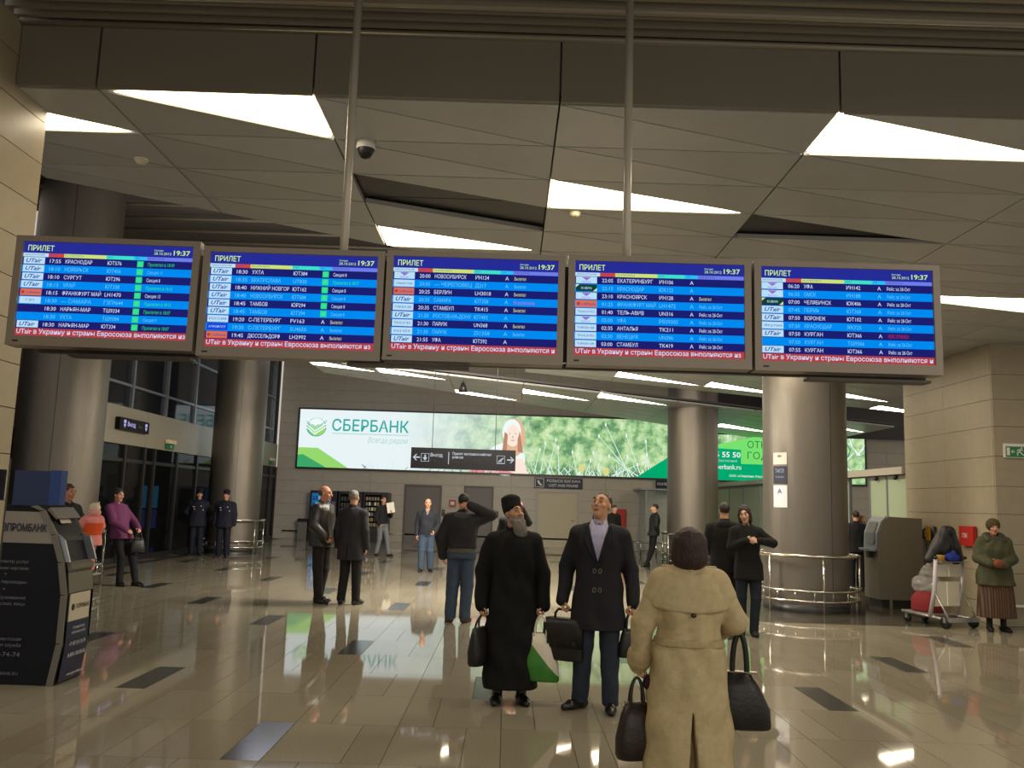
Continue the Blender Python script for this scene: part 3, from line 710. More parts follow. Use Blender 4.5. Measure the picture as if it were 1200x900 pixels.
# grass blades in front of the foliage
rg = random.Random(5)
def blade(x0, z0, x1, z1, w_, mi, d):
    dx, dz = x1 - x0, z1 - z0; L = math.hypot(dx, dz); nx, nz = -dz / L * w_, dx / L * w_
    apoly([(x0 - nx, z0 - nz), (x0 + nx, z0 + nz), (x1 + nx * .5, z1 + nz * .5), (x1 - nx * .5, z1 - nz * .5)], mi, d)
for x0, x1, z1 in ((0.95, 1.15, 3.65), (1.2, 1.35, 3.9), (1.45, 1.75, 4.05), (1.9, 1.85, 3.75), (2.6, 2.4, 3.6), (3.5, 3.2, 3.6), (4.6, 3.65, 4.7), (4.75, 3.4, 4.25), (5.05, 4.45, 4.3), (4.95, 3.8, 3.5), (5.5, 5.25, 3.6), (5.35, 5.2, 4.1), (6.1, 6.05, 4.4), (2.9, 3.1, 3.3), (4.3, 4.5, 3.5), (3.9, 4.9, 3.2), (8.45, 8.35, 4.45), (8.35, 8.5, 4.75)):
    blade(x0, 2.74, x1, z1, 0.022, 8, 0.013); disc(x1, z1, 0.035, 0.08, 5, 0.0135, n=8)
for i in range(90):
    x = rg.uniform(0.7, 6.2); h_ = rg.uniform(0.12, 0.5); blade(x, 2.72, x + rg.uniform(-0.35, 0.35), 2.74 + h_, 0.014, rg.choice([8, 8, 13, 5]), 0.0125 - 0.0001 * (i % 5))
for i in range(60):
    x = rg.uniform(-5.6, -0.4); h_ = rg.uniform(0.08, 0.36); blade(x, 2.72, x + rg.uniform(-0.2, 0.2), 2.74 + h_, 0.013, rg.choice([14, 13, 8]), 0.0125 - 0.0001 * (i % 5))
for x, z in ((2.75, 3.0), (3.7, 2.9), (6.2, 3.25)): disc(x, z, 0.11, 0.16, 11, 0.014)
# green field on the right with its writing
apoly([(4.85, 2.72), (6.2, 3.62), (7.6, 4.0), (9.4, 4.42), (11.2, 3.9), (11.2, 2.72)], 4, 0.015)
apoly([(4.85, 2.72), (6.2, 3.62), (7.4, 3.95), (8.85, 3.9), (8.85, 2.72)], 3, 0.017)
apoly([(8.85, 3.36), (10.4, 3.36), (11.2, 2.72), (8.85, 2.72)], 3, 0.017)
apoly([(8.88, 3.36), (8.88, 3.86), (9.4, 4.3), (11.1, 3.9), (11.1, 3.36)], 4, 0.018)
ad.text('8 (800) 555 55 50', P(6.55, 3.60, 0.02), (1, 0, 0), (0, 0, 1), 0.20, 5, width=2.28, bold=0.012)
ad.text('звонок по России бесплатный', P(6.9, 3.42, 0.02), (1, 0, 0), (0, 0, 1), 0.09, 9, width=1.8)
ad.text('www.sberbank.ru', P(7.30, 3.14, 0.02), (1, 0, 0), (0, 0, 1), 0.19, 5, width=1.55)
ad.text('ОТКРОЙ', P(9.1, 3.98, 0.02), (1, 0, 0), (0, 0, 1), 0.26, 10, width=1.5); ad.text('ГОД', P(9.1, 3.56, 0.02), (1, 0, 0), (0, 0, 1), 0.26, 10, width=0.8)
ad.text('ОАО «Сбербанк России»', P(8.4, 2.86, 0.02), (1, 0, 0), (0, 0, 1), 0.08, 5, width=1.5)
for i in range(40):
    x = rg.uniform(11.9, 13.5); z = rg.uniform(2.75, 4.5); blade(x, z, x + rg.uniform(-0.5, 0.5), z + rg.uniform(0.1, 0.5), 0.03, rg.choice([5, 8, 5, 2]), 0.014 + 0.0001 * (i % 7))
ad.build('print_figures', AM, pr, kind='stuff')

# ------------------------------------------------------------------ hanging and wall signs
M_signblk = mat('sign_black', (10, 10, 13), rough=0.4, spec=0.2); M_signface = mat('sign_face_white', (210, 214, 220), rough=0.5); G_sw = glow('sign_white_light', (205, 210, 220), 0.9); G_sd = glow('sign_dim_light', (110, 96, 84), 0.6)
def arrow(mb, c, ux, uz, s, mi, left=True):
    k = -1 if left else 1; c = Vector(c); ux = Vector(ux) * k; uz = Vector(uz)
    pts = [(1, 0), (0.1, 0.9), (-0.25, 0.9), (0.35, 0.2), (-1, 0.2), (-1, -0.2), (0.35, -0.2), (-0.25, -0.9), (0.1, -0.9)]
    mb.add([c + ux * a * s + uz * b * s for a, b in pts], [(0, 1, 2, 3), (3, 4, 5, 6), (6, 7, 8, 0), (0, 3, 6)], mi)
hs = empty('hanging_sign', (-0.85, 16.0, 2.395), 0, 'black hanging direction sign with arrows at both ends', 'sign')
MB().box(-0.96, 0.96, 0, 0.07, -0.19, 0.19).build('sign_box', M_signblk, hs)
t = MB(); X_, Z_ = (1, 0, 0), (0, 0, 1); yf = -0.004
arrow(t, (-0.86, yf, 0.01), X_, Z_, 0.065, 0, True); arrow(t, (0.87, yf, 0.01), X_, Z_, 0.065, 0, False)
def square(mb, cx, cz, s, mi, th=0.008):
    for a, b, c_, d in ((-s, s, s - th, s), (-s, s, -s, -s + th), (-s, -s + th, -s, s), (s - th, s, -s, s)): mb.quad((cx + a, yf, cz + c_), (cx + b, yf, cz + c_), (cx + b, yf, cz + d), (cx + a, yf, cz + d), mi)
square(t, -0.70, 0.01, 0.075, 0); square(t, 0.69, 0.01, 0.075, 0)
t.quad((-0.715, yf, 0.0), (-0.685, yf, 0.0), (-0.685, yf, 0.06), (-0.715, yf, 0.06), 0); t.add([(-0.745, yf, 0.01), (-0.70, yf, -0.05), (-0.655, yf, 0.01)], [(0, 1, 2)], 0)
t.add([(0.64, yf, -0.02), (0.73, yf, 0.05), (0.745, yf, 0.035), (0.70, yf, -0.005), (0.70, yf, -0.04), (0.68, yf, -0.02), (0.65, yf, -0.04)], [tuple(range(7))], 0); t.quad((0.63, yf, -0.06), (0.75, yf, -0.06), (0.75, yf, -0.05), (0.63, yf, -0.05), 0)
t.text('Выход', (-0.60, yf, 0.03), X_, Z_, 0.062, 0, width=0.22, bold=0.02); t.text('Exit', (-0.60, yf, -0.06), X_, Z_, 0.05, 1, width=0.11)
t.quad((-0.275, yf, -0.10), (-0.26, yf, -0.10), (-0.26, yf, 0.12), (-0.275, yf, 0.12), 0)
t.text('Прилет внутрироссийских', (-0.20, yf, 0.075), X_, Z_, 0.045, 0, width=0.72, bold=0.02); t.text('рейсов', (-0.20, yf, 0.01), X_, Z_, 0.045, 0, width=0.2, bold=0.02); t.text('Domestic arrival', (-0.20, yf, -0.08), X_, Z_, 0.05, 1, width=0.5)
t.build('sign_lettering', [G_sw, G_sd], hs, kind='stuff')
for x, dz in ((-0.58, 0), (0.58, 0)): MB().tube([(x, 0.03, 0.19), (x, 0.03, 4.6)], 0.006, 6).build('hanger_wire', M_black, hs)

lf = empty('lost_and_found_sign', (1.89, 33.38, 2.40), 0, 'dark blue lost and found sign over the cream door', 'sign')
M_signblue = mat('sign_blue', (22, 28, 58), rough=0.4, spec=0.3)
MB().box(-0.92, 0.92, 0, 0.06, -0.20, 0.20).build('sign_box', M_signblue, lf)
t = MB(); square(t, -0.72, 0, 0.17, 0, 0.02)
t.add([(-0.80, yf, 0.08), (-0.74, yf, 0.10), (-0.72, yf, 0.04), (-0.66, yf, -0.04), (-0.62, yf, -0.05), (-0.64, yf, -0.12), (-0.74, yf, -0.06), (-0.80, yf, 0.02)], [tuple(range(8))], 0)
t.text('РОЗЫСК БАГАЖА', (-0.44, yf, 0.04), X_, Z_, 0.10, 0, width=1.28, bold=0.015); t.text('LOST AND FOUND', (-0.36, yf, -0.13), X_, Z_, 0.10, 0, width=1.12, bold=0.01)
t.build('sign_lettering', [mat('sign_print', (226, 226, 230), rough=0.5)], lf, kind='stuff')
sb = empty('blue_sign', (5.95, 33.38, 2.37), 0, 'small dark blue sign partly behind the far right column', 'sign')
MB().box(-0.34, 0.34, 0, 0.05, -0.27, 0.27).build('sign_box', M_signblue, sb)
t = MB(); t.text('КАМЕРА', (-0.28, yf, 0.08), X_, Z_, 0.10, 0, width=0.55); t.text('LEFT', (-0.28, yf, -0.14), X_, Z_, 0.10, 0, width=0.4); t.build('sign_lettering', [mat('sign_print', (226, 226, 230))], sb, kind='stuff')

# signs on the facade band, facing the hall
UYp, UZ = (0, 1, 0), (0, 0, 1)
G_vio = glow('sign_violet_light', (190, 175, 240), 0.9)
es = empty('exit_door_sign', (XL + 0.02, 20.35, 3.13), 0, 'dark lit exit sign on the band above the left doors', 'sign')
MB().box(0, 0.10, -0.80, 0.80, -0.14, 0.14).build('sign_box', M_signblk, es)
t = MB(); xf = 0.104
for c in (-0.55, 0.62):
    t.add([(xf, c - 0.06, 0.02), (xf, c + 0.06, 0.02), (xf, c + 0.06, 0.09), (xf, c - 0.06, 0.09)], [(0, 1, 2, 3)], 0); t.add([(xf, c - 0.07, 0.0), (xf, c, -0.09), (xf, c + 0.07, 0.0)], [(0, 1, 2)], 0)
t.text('Выход', (xf, -0.40, -0.04), UYp, UZ, 0.10, 0, width=0.42, bold=0.02); t.text('Exit', (xf, 0.20, -0.04), UYp, UZ, 0.09, 1, width=0.22)
t.build('sign_lettering', [G_vio, G_sd], es, kind='stuff')
es2 = empty('exit_door_sign', (XL + 0.02, 30.75, 3.15), 0, 'small dark sign right of the far left column, above the far doors', 'sign')
MB().box(0, 0.10, -0.42, 0.42, -0.14, 0.14).build('sign_box', M_signblk, es2)
t = MB(); t.text('Выход', (xf, -0.36, -0.04), UYp, UZ, 0.09, 0, width=0.4); t.build('sign_lettering', [G_sd], es2, kind='stuff')
M_exgreen = mat('exit_green', (20, 110, 62), rough=0.4); M_cream = mat('cream_plastic', (214, 204, 170), rough=0.5)
def small_exit(loc, label):
    r_ = empty('emergency_light', loc, 0, label, 'emergency light')
    MB().box(0, 0.08, -0.28, 0.28, 0.02, 0.12).build('lamp_body', M_cream, r_); MB().box(0, 0.03, -0.24, 0.24, -0.12, 0.02).build('green_plate', M_exgreen, r_)
    t_ = MB(); arrow(t_, (0.034, 0.05, -0.05), UYp, UZ, 0.05, 0, True); t_.build('pictogram', M_white, r_, kind='stuff')
small_exit((XL + 0.02, 22.75, 2.84), 'small cream and green emergency light on the facade band')
small_exit((XL + 0.02, 32.6, 2.86), 'farther emergency light on the band beside the back corner')

# green running man sign on the right pier
ex = empty('exit_sign', (7.9, 13.60, 2.69), 0, 'green running man exit sign on the right pier', 'sign')
MB().box(-0.165, 0.165, 0, 0.05, -0.11, 0.11).build('sign_box', M_white, ex)
t = MB(); t.quad((-0.15, -0.003, -0.10), (0.15, -0.003, -0.10), (0.15, -0.003, 0.065), (-0.15, -0.003, 0.065), 0)
t.quad((-0.135, -0.006, -0.075), (-0.085, -0.006, -0.075), (-0.085, -0.006, 0.045), (-0.135, -0.006, 0.045), 1)
arrow(t, (-0.035, -0.006, -0.015), X_, Z_, 0.032, 1, True)
def limb(p, q, w_=0.009):
    d_ = Vector((q[0] - p[0], 0, q[1] - p[1])).normalized(); n_ = Vector((-d_.z, 0, d_.x)) * w_
    a_, b_ = Vector((p[0], -0.006, p[1])), Vector((q[0], -0.006, q[1])); t.add([a_ - n_, b_ - n_, b_ + n_, a_ + n_], [(0, 1, 2, 3)], 1)
limb((0.085, 0.025), (0.065, -0.02), 0.014); limb((0.065, -0.02), (0.03, -0.03)); limb((0.03, -0.03), (0.035, -0.075)); limb((0.07, -0.02), (0.10, -0.045)); limb((0.10, -0.045), (0.13, -0.07)); limb((0.08, 0.02), (0.045, 0.015)); limb((0.045, 0.015), (0.03, -0.005)); limb((0.085, 0.02), (0.12, 0.0))
t.add([(0.10 + 0.016 * math.cos(a), -0.006, 0.042 + 0.016 * math.sin(a)) for a in np.linspace(0, 6.283, 10, endpoint=False)], [tuple(range(10))], 1)
t.build('pictogram', [mat('exit_green_bright', (10, 120, 66), rough=0.4), M_white], ex, kind='stuff')

# notices taped to the big column
def notice(z0, z1, rgb, label, ink, mark):
    m = MB(); R = 0.708; a0, a1 = math.radians(-90 - 64), math.radians(-90 - 42)
    n_ = 6
    for i in range(n_):
        b0, b1 = a0 + (a1 - a0) * i / n_, a0 + (a1 - a0) * (i + 1) / n_
        m.quad((R * math.cos(b0), R * math.sin(b0), z0), (R * math.cos(b1), R * math.sin(b1), z0), (R * math.cos(b1), R * math.sin(b1), z1), (R * math.cos(b0), R * math.sin(b0), z1), 0)
    am = (a0 + a1) / 2; ux = Vector((-math.sin(am), math.cos(am), 0)); c = Vector((0.716 * math.cos(am), 0.716 * math.sin(am), (z0 + z1) / 2))
    for k, s_ in enumerate(mark): m.text(s_, c + Vector((0, 0, (z1 - z0) * (0.12 - 0.3 * k))), ux, (0, 0, 1), (z1 - z0) * (0.22 if k == 0 else 0.1), 1, align='c', width=0.17 if len(s_) > 2 else 0.09)
    m.build('notice', [mat('paper_%d' % int(z0 * 100), rgb, rough=0.6), mat('ink_%d' % int(z0 * 100), ink, rough=0.6)], None, label, 'notice', None, None, (5.14, 15.2, 0))
notice(2.42, 2.62, (205, 198, 190), 'white notice on the big column, topmost of three', (120, 110, 100), ['i'])
notice(2.10, 2.39, (36, 40, 62), 'dark blue notice on the big column, between two white ones', (150, 160, 190), ['ТАКСИ', 'TAXI'])
notice(1.70, 2.07, (206, 206, 214), 'white notice with blue mark on the big column, lowest of three', (60, 90, 160), ['A'])

# ------------------------------------------------------------------ ceiling fittings
def dome(loc, label, r=0.075):
    c = empty('dome_camera', loc, 0, label, 'camera')
    MB().lathe([(0.02, 0.0), (r, 0.0), (r, -0.05), (r * 0.93, -0.06)], seg=20).build('camera_base', M_white, c)
    MB().lathe([(r * 0.86, -0.055), (r * 0.8, -0.085), (r * 0.5, -0.125), (0.001, -0.14)], seg=20).build('smoked_dome', M_black, c)
dome((-1.2, 6.50, ZC), 'dome camera on the ceiling beside the left hanging pole')
def detector(loc, label):
    c = empty('smoke_detector', loc, 0, label, 'smoke detector')
    MB().lathe([(0.05, 0.0), (0.05, -0.02), (0.035, -0.04), (0.001, -0.045)], seg=16).build('detector_cap', M_cream, c)
    MB().lathe([(0.058, 0.0), (0.058, -0.01), (0.05, -0.01)], seg=16).build('detector_base', M_white, c)
detector((-3.17, 7.0, ZC), 'round smoke detector on the ceiling at far left'); detector((0.55, 8.0, ZC), 'round smoke detector below the central triangular lamp')
sp = empty('hanging_loudspeaker', (-1.13, 20.0, 4.35), 0, 'dark bell shaped loudspeaker hanging above the left of the light box', 'loudspeaker')
MB().lathe([(0.03, 0.0), (0.07, -0.08), (0.11, -0.22), (0.001, -0.22)], seg=16).build('bell', M_black, sp); MB().tube([(0, 0, 0.10), (0, 0, 0)], 0.01).build('stem', M_black, sp)
dl = empty('downlight', (-8.2, 30.5, 6.95), 0, 'small bright downlight in the dark upper ceiling', 'downlight')
MB().lathe([(0.001, -0.01), (0.14, -0.01)], seg=16).build('lens', glow('cool_lamp', (235, 245, 255), 6.0), dl); MB().lathe([(0.14, -0.012), (0.18, -0.012), (0.18, 0.05)], seg=16).build('ring', M_white, dl)

# ------------------------------------------------------------------ terminals
M_navy = mat('terminal_navy', (9, 11, 24), rough=0.5, spec=0.25); M_bankgrey = mat('terminal_grey', (112, 108, 98), rough=0.4, metal=0.3); M_label = mat('label_cream', (190, 182, 162), rough=0.5); M_labelnavy = mat('label_navy', (22, 28, 60), rough=0.4); M_ink = mat('ink_navy', (20, 22, 45), rough=0.5); M_palink = mat('pale_print', (120, 120, 130), rough=0.5); M_steelgrey = mat('painted_steel', (118, 112, 98), rough=0.4, metal=0.4)
k = empty('payment_terminal', (-3.74, 7.55, 0), 0, 'dark navy bank payment terminal at the left edge', 'terminal')
prof = [(-0.95, 0.0), (-0.02, 0.0), (0.03, 0.35), (0.03, 0.75), (-0.02, 1.02), (-0.10, 1.25), (-0.22, 1.45), (-0.30, 1.49), (-0.95, 1.47)]
MB().prism([(x, 0.02, z) for x, z in prof], (0, 0.46, 0)).build('cabinet', M_navy, k)
for y0 in (0.0, 0.44):
    rim = MB()
    for (xa, za), (xb, zb) in zip(prof[1:-1], prof[2:]):
        rim.add([(xa, y0, za), (xb, y0, zb), (xb - 0.05, y0, zb - 0.01), (xa - 0.05, y0, za), (xa, y0 + 0.04, za), (xb, y0 + 0.04, zb), (xb - 0.05, y0 + 0.04, zb - 0.01), (xa - 0.05, y0 + 0.04, za)], [(0, 1, 2, 3), (4, 7, 6, 5), (0, 4, 5, 1), (1, 5, 6, 2), (2, 6, 7, 3), (3, 7, 4, 0)])
    rim.build('side_rim', M_bankgrey, k)
t = MB(); t.add([(-0.95, 0.012, 1.17), (-0.11, 0.012, 1.17), (-0.19, 0.012, 1.32), (-0.27, 0.012, 1.435), (-0.95, 0.012, 1.435)], [(0, 1, 2, 3, 4)]); sd = t.build('side_banner', mat('banner_grey', (136, 130, 120), rough=0.5), k)
t = MB(); t.text('ГАЗПРОМБАНК', (-0.645, 0.006, 1.27), X_, Z_, 0.06, 0, width=0.45, bold=0.025); t.build('banner_lettering', M_ink, sd, kind='stuff')
t = MB()
for s_, z_, w_ in (('полный спектр услуг', 1.00, 0.42), ('пластиковыми картами', 0.945, 0.44), ('•', 0.895, 0.02), ('«платежи и переводы»', 0.83, 0.46), ('•', 0.77, 0.02), ('обслуживание', 0.70, 0.30), ('физических лиц»', 0.65, 0.36), ('Клиентская', 0.36, 0.24), ('справочная служба', 0.31, 0.36), ('(495) 913-74-74', 0.23, 0.42), ('WWW.GAZPROMBANK.RU', 0.08, 0.46)):
    t.text(s_, (-0.30 - (0.02 if len(s_) > 1 else 0.2), 0.014, z_), X_, Z_, 0.026 if '913' not in s_ else 0.036, 0, width=w_, align='r')
t.build('side_lettering', M_palink, k, kind='stuff')
# face towards the hall: recess with screen, shelf and labels
fc = MB(); fc.quad((-0.07, 0.06, 1.19), (-0.07, 0.42, 1.19), (-0.20, 0.42, 1.42), (-0.20, 0.06, 1.42)); fc.build('touch_screen', mat('dark_display', (60, 62, 60), rough=0.2), k)
MB().prism([(-0.02, 0.04, 1.02), (0.035, 0.04, 1.0), (0.035, 0.04, 0.96), (0.01, 0.04, 0.93)], (0, 0.40, 0)).build('keypad_shelf', M_bankgrey, k)
MB().prism([(-0.225, 0.04, 1.455), (-0.14, 0.04, 1.375), (-0.125, 0.04, 1.385), (-0.20, 0.04, 1.475)], (0, 0.40, 0)).build('hood', M_bankgrey, k)
MB().prism([(-0.098, 0.02, 1.25), (-0.04, 0.02, 1.20), (0.02, 0.02, 1.02), (-0.018, 0.02, 1.02)], (0, 0.025, 0)).build('side_fin', M_alu, k)
MB().prism([(-0.098, 0.43, 1.25), (-0.02, 0.43, 1.22), (0.05, 0.43, 1.02), (-0.018, 0.43, 1.02)], (0, 0.025, 0)).build('side_fin', M_alu, k)
MB().quad((-0.134, 0.12, 1.34), (-0.134, 0.30, 1.34), (-0.16, 0.30, 1.385), (-0.16, 0.12, 1.385)).build('paper_note', M_label, k)
MB().prism([(0.032, 0.03, 0.76), (0.04, 0.03, 0.76), (0.02, 0.03, 0.93), (0.01, 0.03, 0.93)], (0, 0.42, 0)).build('front_band', M_bankgrey, k)
lb = MB().box(0.031, 0.038, 0.06, 0.42, 0.52, 0.75).build('front_label', M_label, k)
t = MB(); t.text('ГАЗПРОМБАНК', (0.04, 0.165, 0.62), UYp, UZ, 0.035, 0, width=0.24, bold=0.02); t.add([(0.04, 0.12 + 0.028 * math.cos(a), 0.635 + 0.03 * math.sin(a)) for a in np.linspace(0, 6.283, 14, endpoint=False)], [tuple(range(14))]); t.build('label_lettering', M_ink, lb, kind='stuff')
t = MB(); t.quad((0.005, 0.05, 0.02), (0.005, 0.44, 0.02), (0.0365, 0.44, 0.36), (0.0365, 0.05, 0.36)); t.quad((0.0365, 0.05, 0.36), (0.0365, 0.44, 0.36), (0.0365, 0.44, 0.52), (0.0365, 0.05, 0.52)); lp = t.build('lower_label', M_labelnavy, k)
t = MB()
for s_, z_, w_ in (('Клиентская', 0.45, 0.2), ('справочная служба', 0.41, 0.24), ('+7 495 913-74-74', 0.31, 0.28), ('8-800-100-00-00', 0.22, 0.30), ('www.gazprombank.ru', 0.07, 0.28)): t.text(s_, (0.045 if z_ > .3 else 0.045, 0.245, z_), UYp, UZ, 0.024 if z_ > 0.35 or z_ < 0.1 else 0.034, 0, width=w_, align='c')
t.build('lower_lettering', mat('white_print', (205, 205, 210), rough=0.5), lp, kind='stuff')

bx = empty('blue_kiosk', (-4.84, 9.5, 0), 0, 'plain blue kiosk cabinet behind the navy payment terminal', 'kiosk')
M_blue = mat('kiosk_blue', (14, 38, 86), rough=0.45); M_blue2 = mat('kiosk_blue_edge', (22, 60, 128), rough=0.45)
MB().box(-0.51, -0.12, 0, 0.3, 0.0, 1.82).build('cabinet', M_blue, bx); MB().box(-0.12, 0.0, -0.01, 0.12, 0.0, 1.83).build('front_frame', M_blue2, bx)
MB().box(-0.52, -0.12, -0.02, 0.31, 0.0, 0.08).build('plinth', M_black, bx)
wp = empty('wall_panel_display', (-3.52, 6.16, 0), 0, 'dark poster panel at the end of the left cladding wall', 'display panel')
MB().box(-0.02, 0.015, -0.5, 0.0, 0.95, 1.84).build('panel', M_black, wp)
MB().box(0.015, 0.02, -0.46, -0.05, 1.55, 1.76).build('poster', mat('poster_slate', (62, 66, 96), rough=0.5), wp)

g = empty('ticket_terminal', (6.62, 15.75, 0), 0, 'beige grey self service terminal beside the right pier', 'terminal')
prof = [(0.0, 0.14), (0.80, 0.14), (0.80, 1.58), (0.20, 1.60), (0.10, 1.52), (0.02, 1.30), (0.0, 1.0)]
MB().prism([(x, 0, z) for x, z in prof], (0, 0.62, 0)).build('cabinet', M_steelgrey, g)
MB().box(0.06, 0.74, 0.04, 0.58, 0.0, 0.14).build('plinth', M_black, g)
MB().box(0.18, 0.23, -0.01, 0.60, 0.0, 0.15).build('foot', M_steelgrey, g)
MB().prism([(-0.02, 0.03, 1.02), (-0.005, 0.03, 1.30), (0.08, 0.03, 1.52), (0.16, 0.03, 1.60), (0.18, 0.03, 1.59), (0.10, 0.03, 1.50), (0.02, 0.03, 1.28), (0.0, 0.03, 1.0)], (0, 0.56, 0)).build('front_bezel', M_alu, g)
MB().prism([(-0.03, 0.12, 1.10), (-0.022, 0.12, 1.30), (0.055, 0.12, 1.49), (0.07, 0.12, 1.47), (0.0, 0.12, 1.28)], (0, 0.38, 0)).build('screen', mat('grey_display', (120, 124, 128), rough=0.2), g)
MB().box(-0.12, 0.02, 0.06, 0.56, 0.98, 1.02).build('keypad_shelf', M_alu, g); MB().box(-0.10, -0.02, 0.18, 0.30, 0.86, 0.96).build('card_slot', M_black, g)

# ------------------------------------------------------------------ things along the back wall
def vending(name, x0, w_, rgb, lit, label, rows, glowcol, prodcols):
    v = empty(name, (x0, 32.62, 0), 0, label, 'vending machine', 'vending machines at the back wall')
    b = MB(); b.box(0, w_, 0.06, 0.82, 0.0, 1.84); b.box(0, 0.06, 0, 0.06, 0, 1.84); b.box(w_ - 0.22, w_, 0, 0.06, 0, 1.84); b.box(0.06, w_ - 0.22, 0, 0.06, 1.74, 1.84); b.box(0.06, w_ - 0.22, 0, 0.06, 0.0, 0.55); b.build('cabinet', mat(name + '_body', rgb, rough=0.4), v)
    MB().quad((0.06, 0.055, 0.55), (w_ - 0.22, 0.055, 0.55), (w_ - 0.22, 0.055, 1.74), (0.06, 0.055, 1.74)).build('lit_back', glow(name + '_light', glowcol, lit), v)
    rr = random.Random(len(name) + int(x0 * 10)); dz = 1.15 / rows
    for i in range(rows):
        z = 0.58 + dz * i; m = MB(); m.box(0.06, w_ - 0.22, 0.01, 0.055, z - 0.015, z); x = 0.10
        while x < w_ - 0.30:
            m.box(x, x + 0.07, 0.012, 0.04, z, z + dz * 0.62, 1 + rr.randrange(len(prodcols))); x += 0.105
        m.build('shelf', [M_black] + [glow('product_%d_%d_%d' % c, c, 0.55) for c in prodcols], v)
    MB().box(w_ - 0.18, w_ - 0.05, -0.012, 0.0, 1.05, 1.45).build('keypad', M_grey, v); MB().box(0.15, w_ - 0.35, -0.01, 0.0, 0.15, 0.38).build('pickup_flap', M_black, v)
vending('drinks_machine', -7.36, 1.0, (26, 30, 44), 0.55, 'blue lit vending machine behind the balding man in leather', 5, (40, 130, 190), [(30, 90, 160), (20, 60, 120), (140, 200, 230), (60, 160, 200)])
vending('snack_machine', -6.30, 0.88, (30, 28, 30), 0.05, 'dark vending machine hidden behind the grey haired man', 5, (60, 60, 60), [(70, 66, 60), (50, 46, 40)])
vending('snack_machine', -5.38, 0.92, (30, 28, 30), 0.12, 'black snack machine behind the man holding a paper', 6, (70, 70, 66), [(190, 185, 160), (120, 116, 100), (150, 120, 80), (60, 56, 50)])
v = empty('drinks_machine', (XL - 3.6, 29.6, 0), math.radians(75), 'blue glowing vending machine seen through the glass doors', 'vending machine')
MB().box(0, 1.5, 0.02, 0.8, 0, 1.9).build('cabinet', M_black, v)
MB().box(0.06, 0.14, 0.0, 0.02, 0.35, 1.8).build('light_strip', glow('blue_strip', (60, 130, 255), 1.4), v)
MB().box(0.14, 1.1, 0.0, 0.02, 1.05, 1.8).build('upper_window', glow('teal_window', (40, 105, 140), 0.8), v); MB().box(0.14, 1.1, 0.0, 0.02, 0.35, 0.98).build('lower_window', glow('navy_window', (50, 60, 120), 0.6), v)
tb = empty('litter_bin', (-7.62, 33.0, 0), 0, 'grey litter bin left of the blue vending machine', 'bin')
MB().box(-0.17, 0.17, -0.2, 0.2, 0, 0.66).build('bin_body', M_grey, tb); MB().box(-0.2, 0.2, -0.22, 0.22, 0.66, 0.78).build('bin_lid', M_black, tb)
c = empty('fire_call_point', (-2.12, 33.46, 1.52), 0, 'small red fire call point between the grey doors', 'call point')
MB().box(-0.13, 0.13, -0.05, 0, -0.13, 0.13).build('call_box', M_red, c); MB().box(-0.07, 0.07, -0.058, -0.05, -0.06, 0.06).build('call_glass', M_white, c)
for x, lab in ((-2.45, 'black card reader beside the left grey door'), (-0.42, 'black card reader right of the second grey door')):
    c = empty('card_reader', (x, 33.46, 1.15), 0, lab, 'card reader'); MB().box(-0.06, 0.06, -0.04, 0, -0.12, 0.12).build('reader_body', M_black, c); MB().box(-0.03, 0.03, -0.045, -0.04, 0.02, 0.07).build('reader_light', M_grey, c)
c = empty('fire_cabinet', (4.25, 33.4, 0.75), 0, 'red fire hose cabinet on the back wall behind the businessman', 'cabinet')
MB().box(-0.22, 0.22, -0.12, 0.05, 0, 0.75).build('cabinet_body', M_red, c); MB().box(-0.18, 0.18, -0.13, -0.12, 0.05, 0.70).build('cabinet_door', mat('red_door', (190, 34, 26), rough=0.35), c)
# glass booth by the far corner and a low barrier
gb = empty('glass_booth', (5.3, 31.2, 0), 0, 'clear glass booth in front of the back wall, left of the far column', 'booth')
for (x0, x1, y0, y1) in ((-0.4, 0.9, 0, 0.012), (-0.4, -0.388, 0, 2.0)): MB().box(x0, x1, y0, y1, 0.05, 2.2).build('booth_pane', M_clear, gb)
for x, y_ in ((-0.4, 0), (0.9, 0), (-0.4, 2.0)): MB().box(x - 0.03, x + 0.03, y_ - 0.03, y_ + 0.03, 0, 2.26).build('booth_post', M_alu, gb)
MB().box(-0.6, 1.0, -0.1, 2.05, 2.22, 2.28).build('booth_top', M_alu, gb)
br = empty('low_barrier', (4.4, 29.0, 0), 0, 'low steel tube barrier on the floor behind the leaning man', 'barrier')
for a in (0, 0.5, 1.0): MB().tube([(a, 0, 0), (a, 0, 0.42), (a + 0.05, 0.05, 0.45)], 0.02).build('barrier_post', M_chrome, br)
for z in (0.2, 0.45): MB().tube([(-0.2, 0, z), (1.5, 0.1, z)], 0.02).build('barrier_rail', M_chrome, br)

# pay telephone and red box on the side of the pier
ph = empty('pay_telephone', (7.58, 15.75, 1.32), 0, 'yellow and black pay telephone on the right pier', 'telephone')
MB().loft([(-0.13, 0, 0, 0.05, 0.16), (0.13, 0, 0, 0.05, 0.16)], 20, p=4).build('phone_body', M_black, ph)
MB().box(-0.07, -0.045, -0.07, 0.07, -0.12, 0.13).build('front_plate', mat('phone_yellow', (196, 140, 40), rough=0.4), ph)
MB().tube([(-0.06, 0.12, 0.09), (-0.09, 0.12, 0.05), (-0.09, 0.12, -0.06), (-0.06, 0.12, -0.1)], 0.022).build('handset', M_black, ph)
MB().tube([(-0.05, 0.12, -0.11), (-0.06, 0.05, -0.35), (-0.04, -0.02, -0.5)], 0.008).build('phone_cord', M_black, ph)
rb = empty('fire_box', (7.58, 14.45, 1.33), 0, 'red fire box on the pier behind the woman in olive coat', 'box')
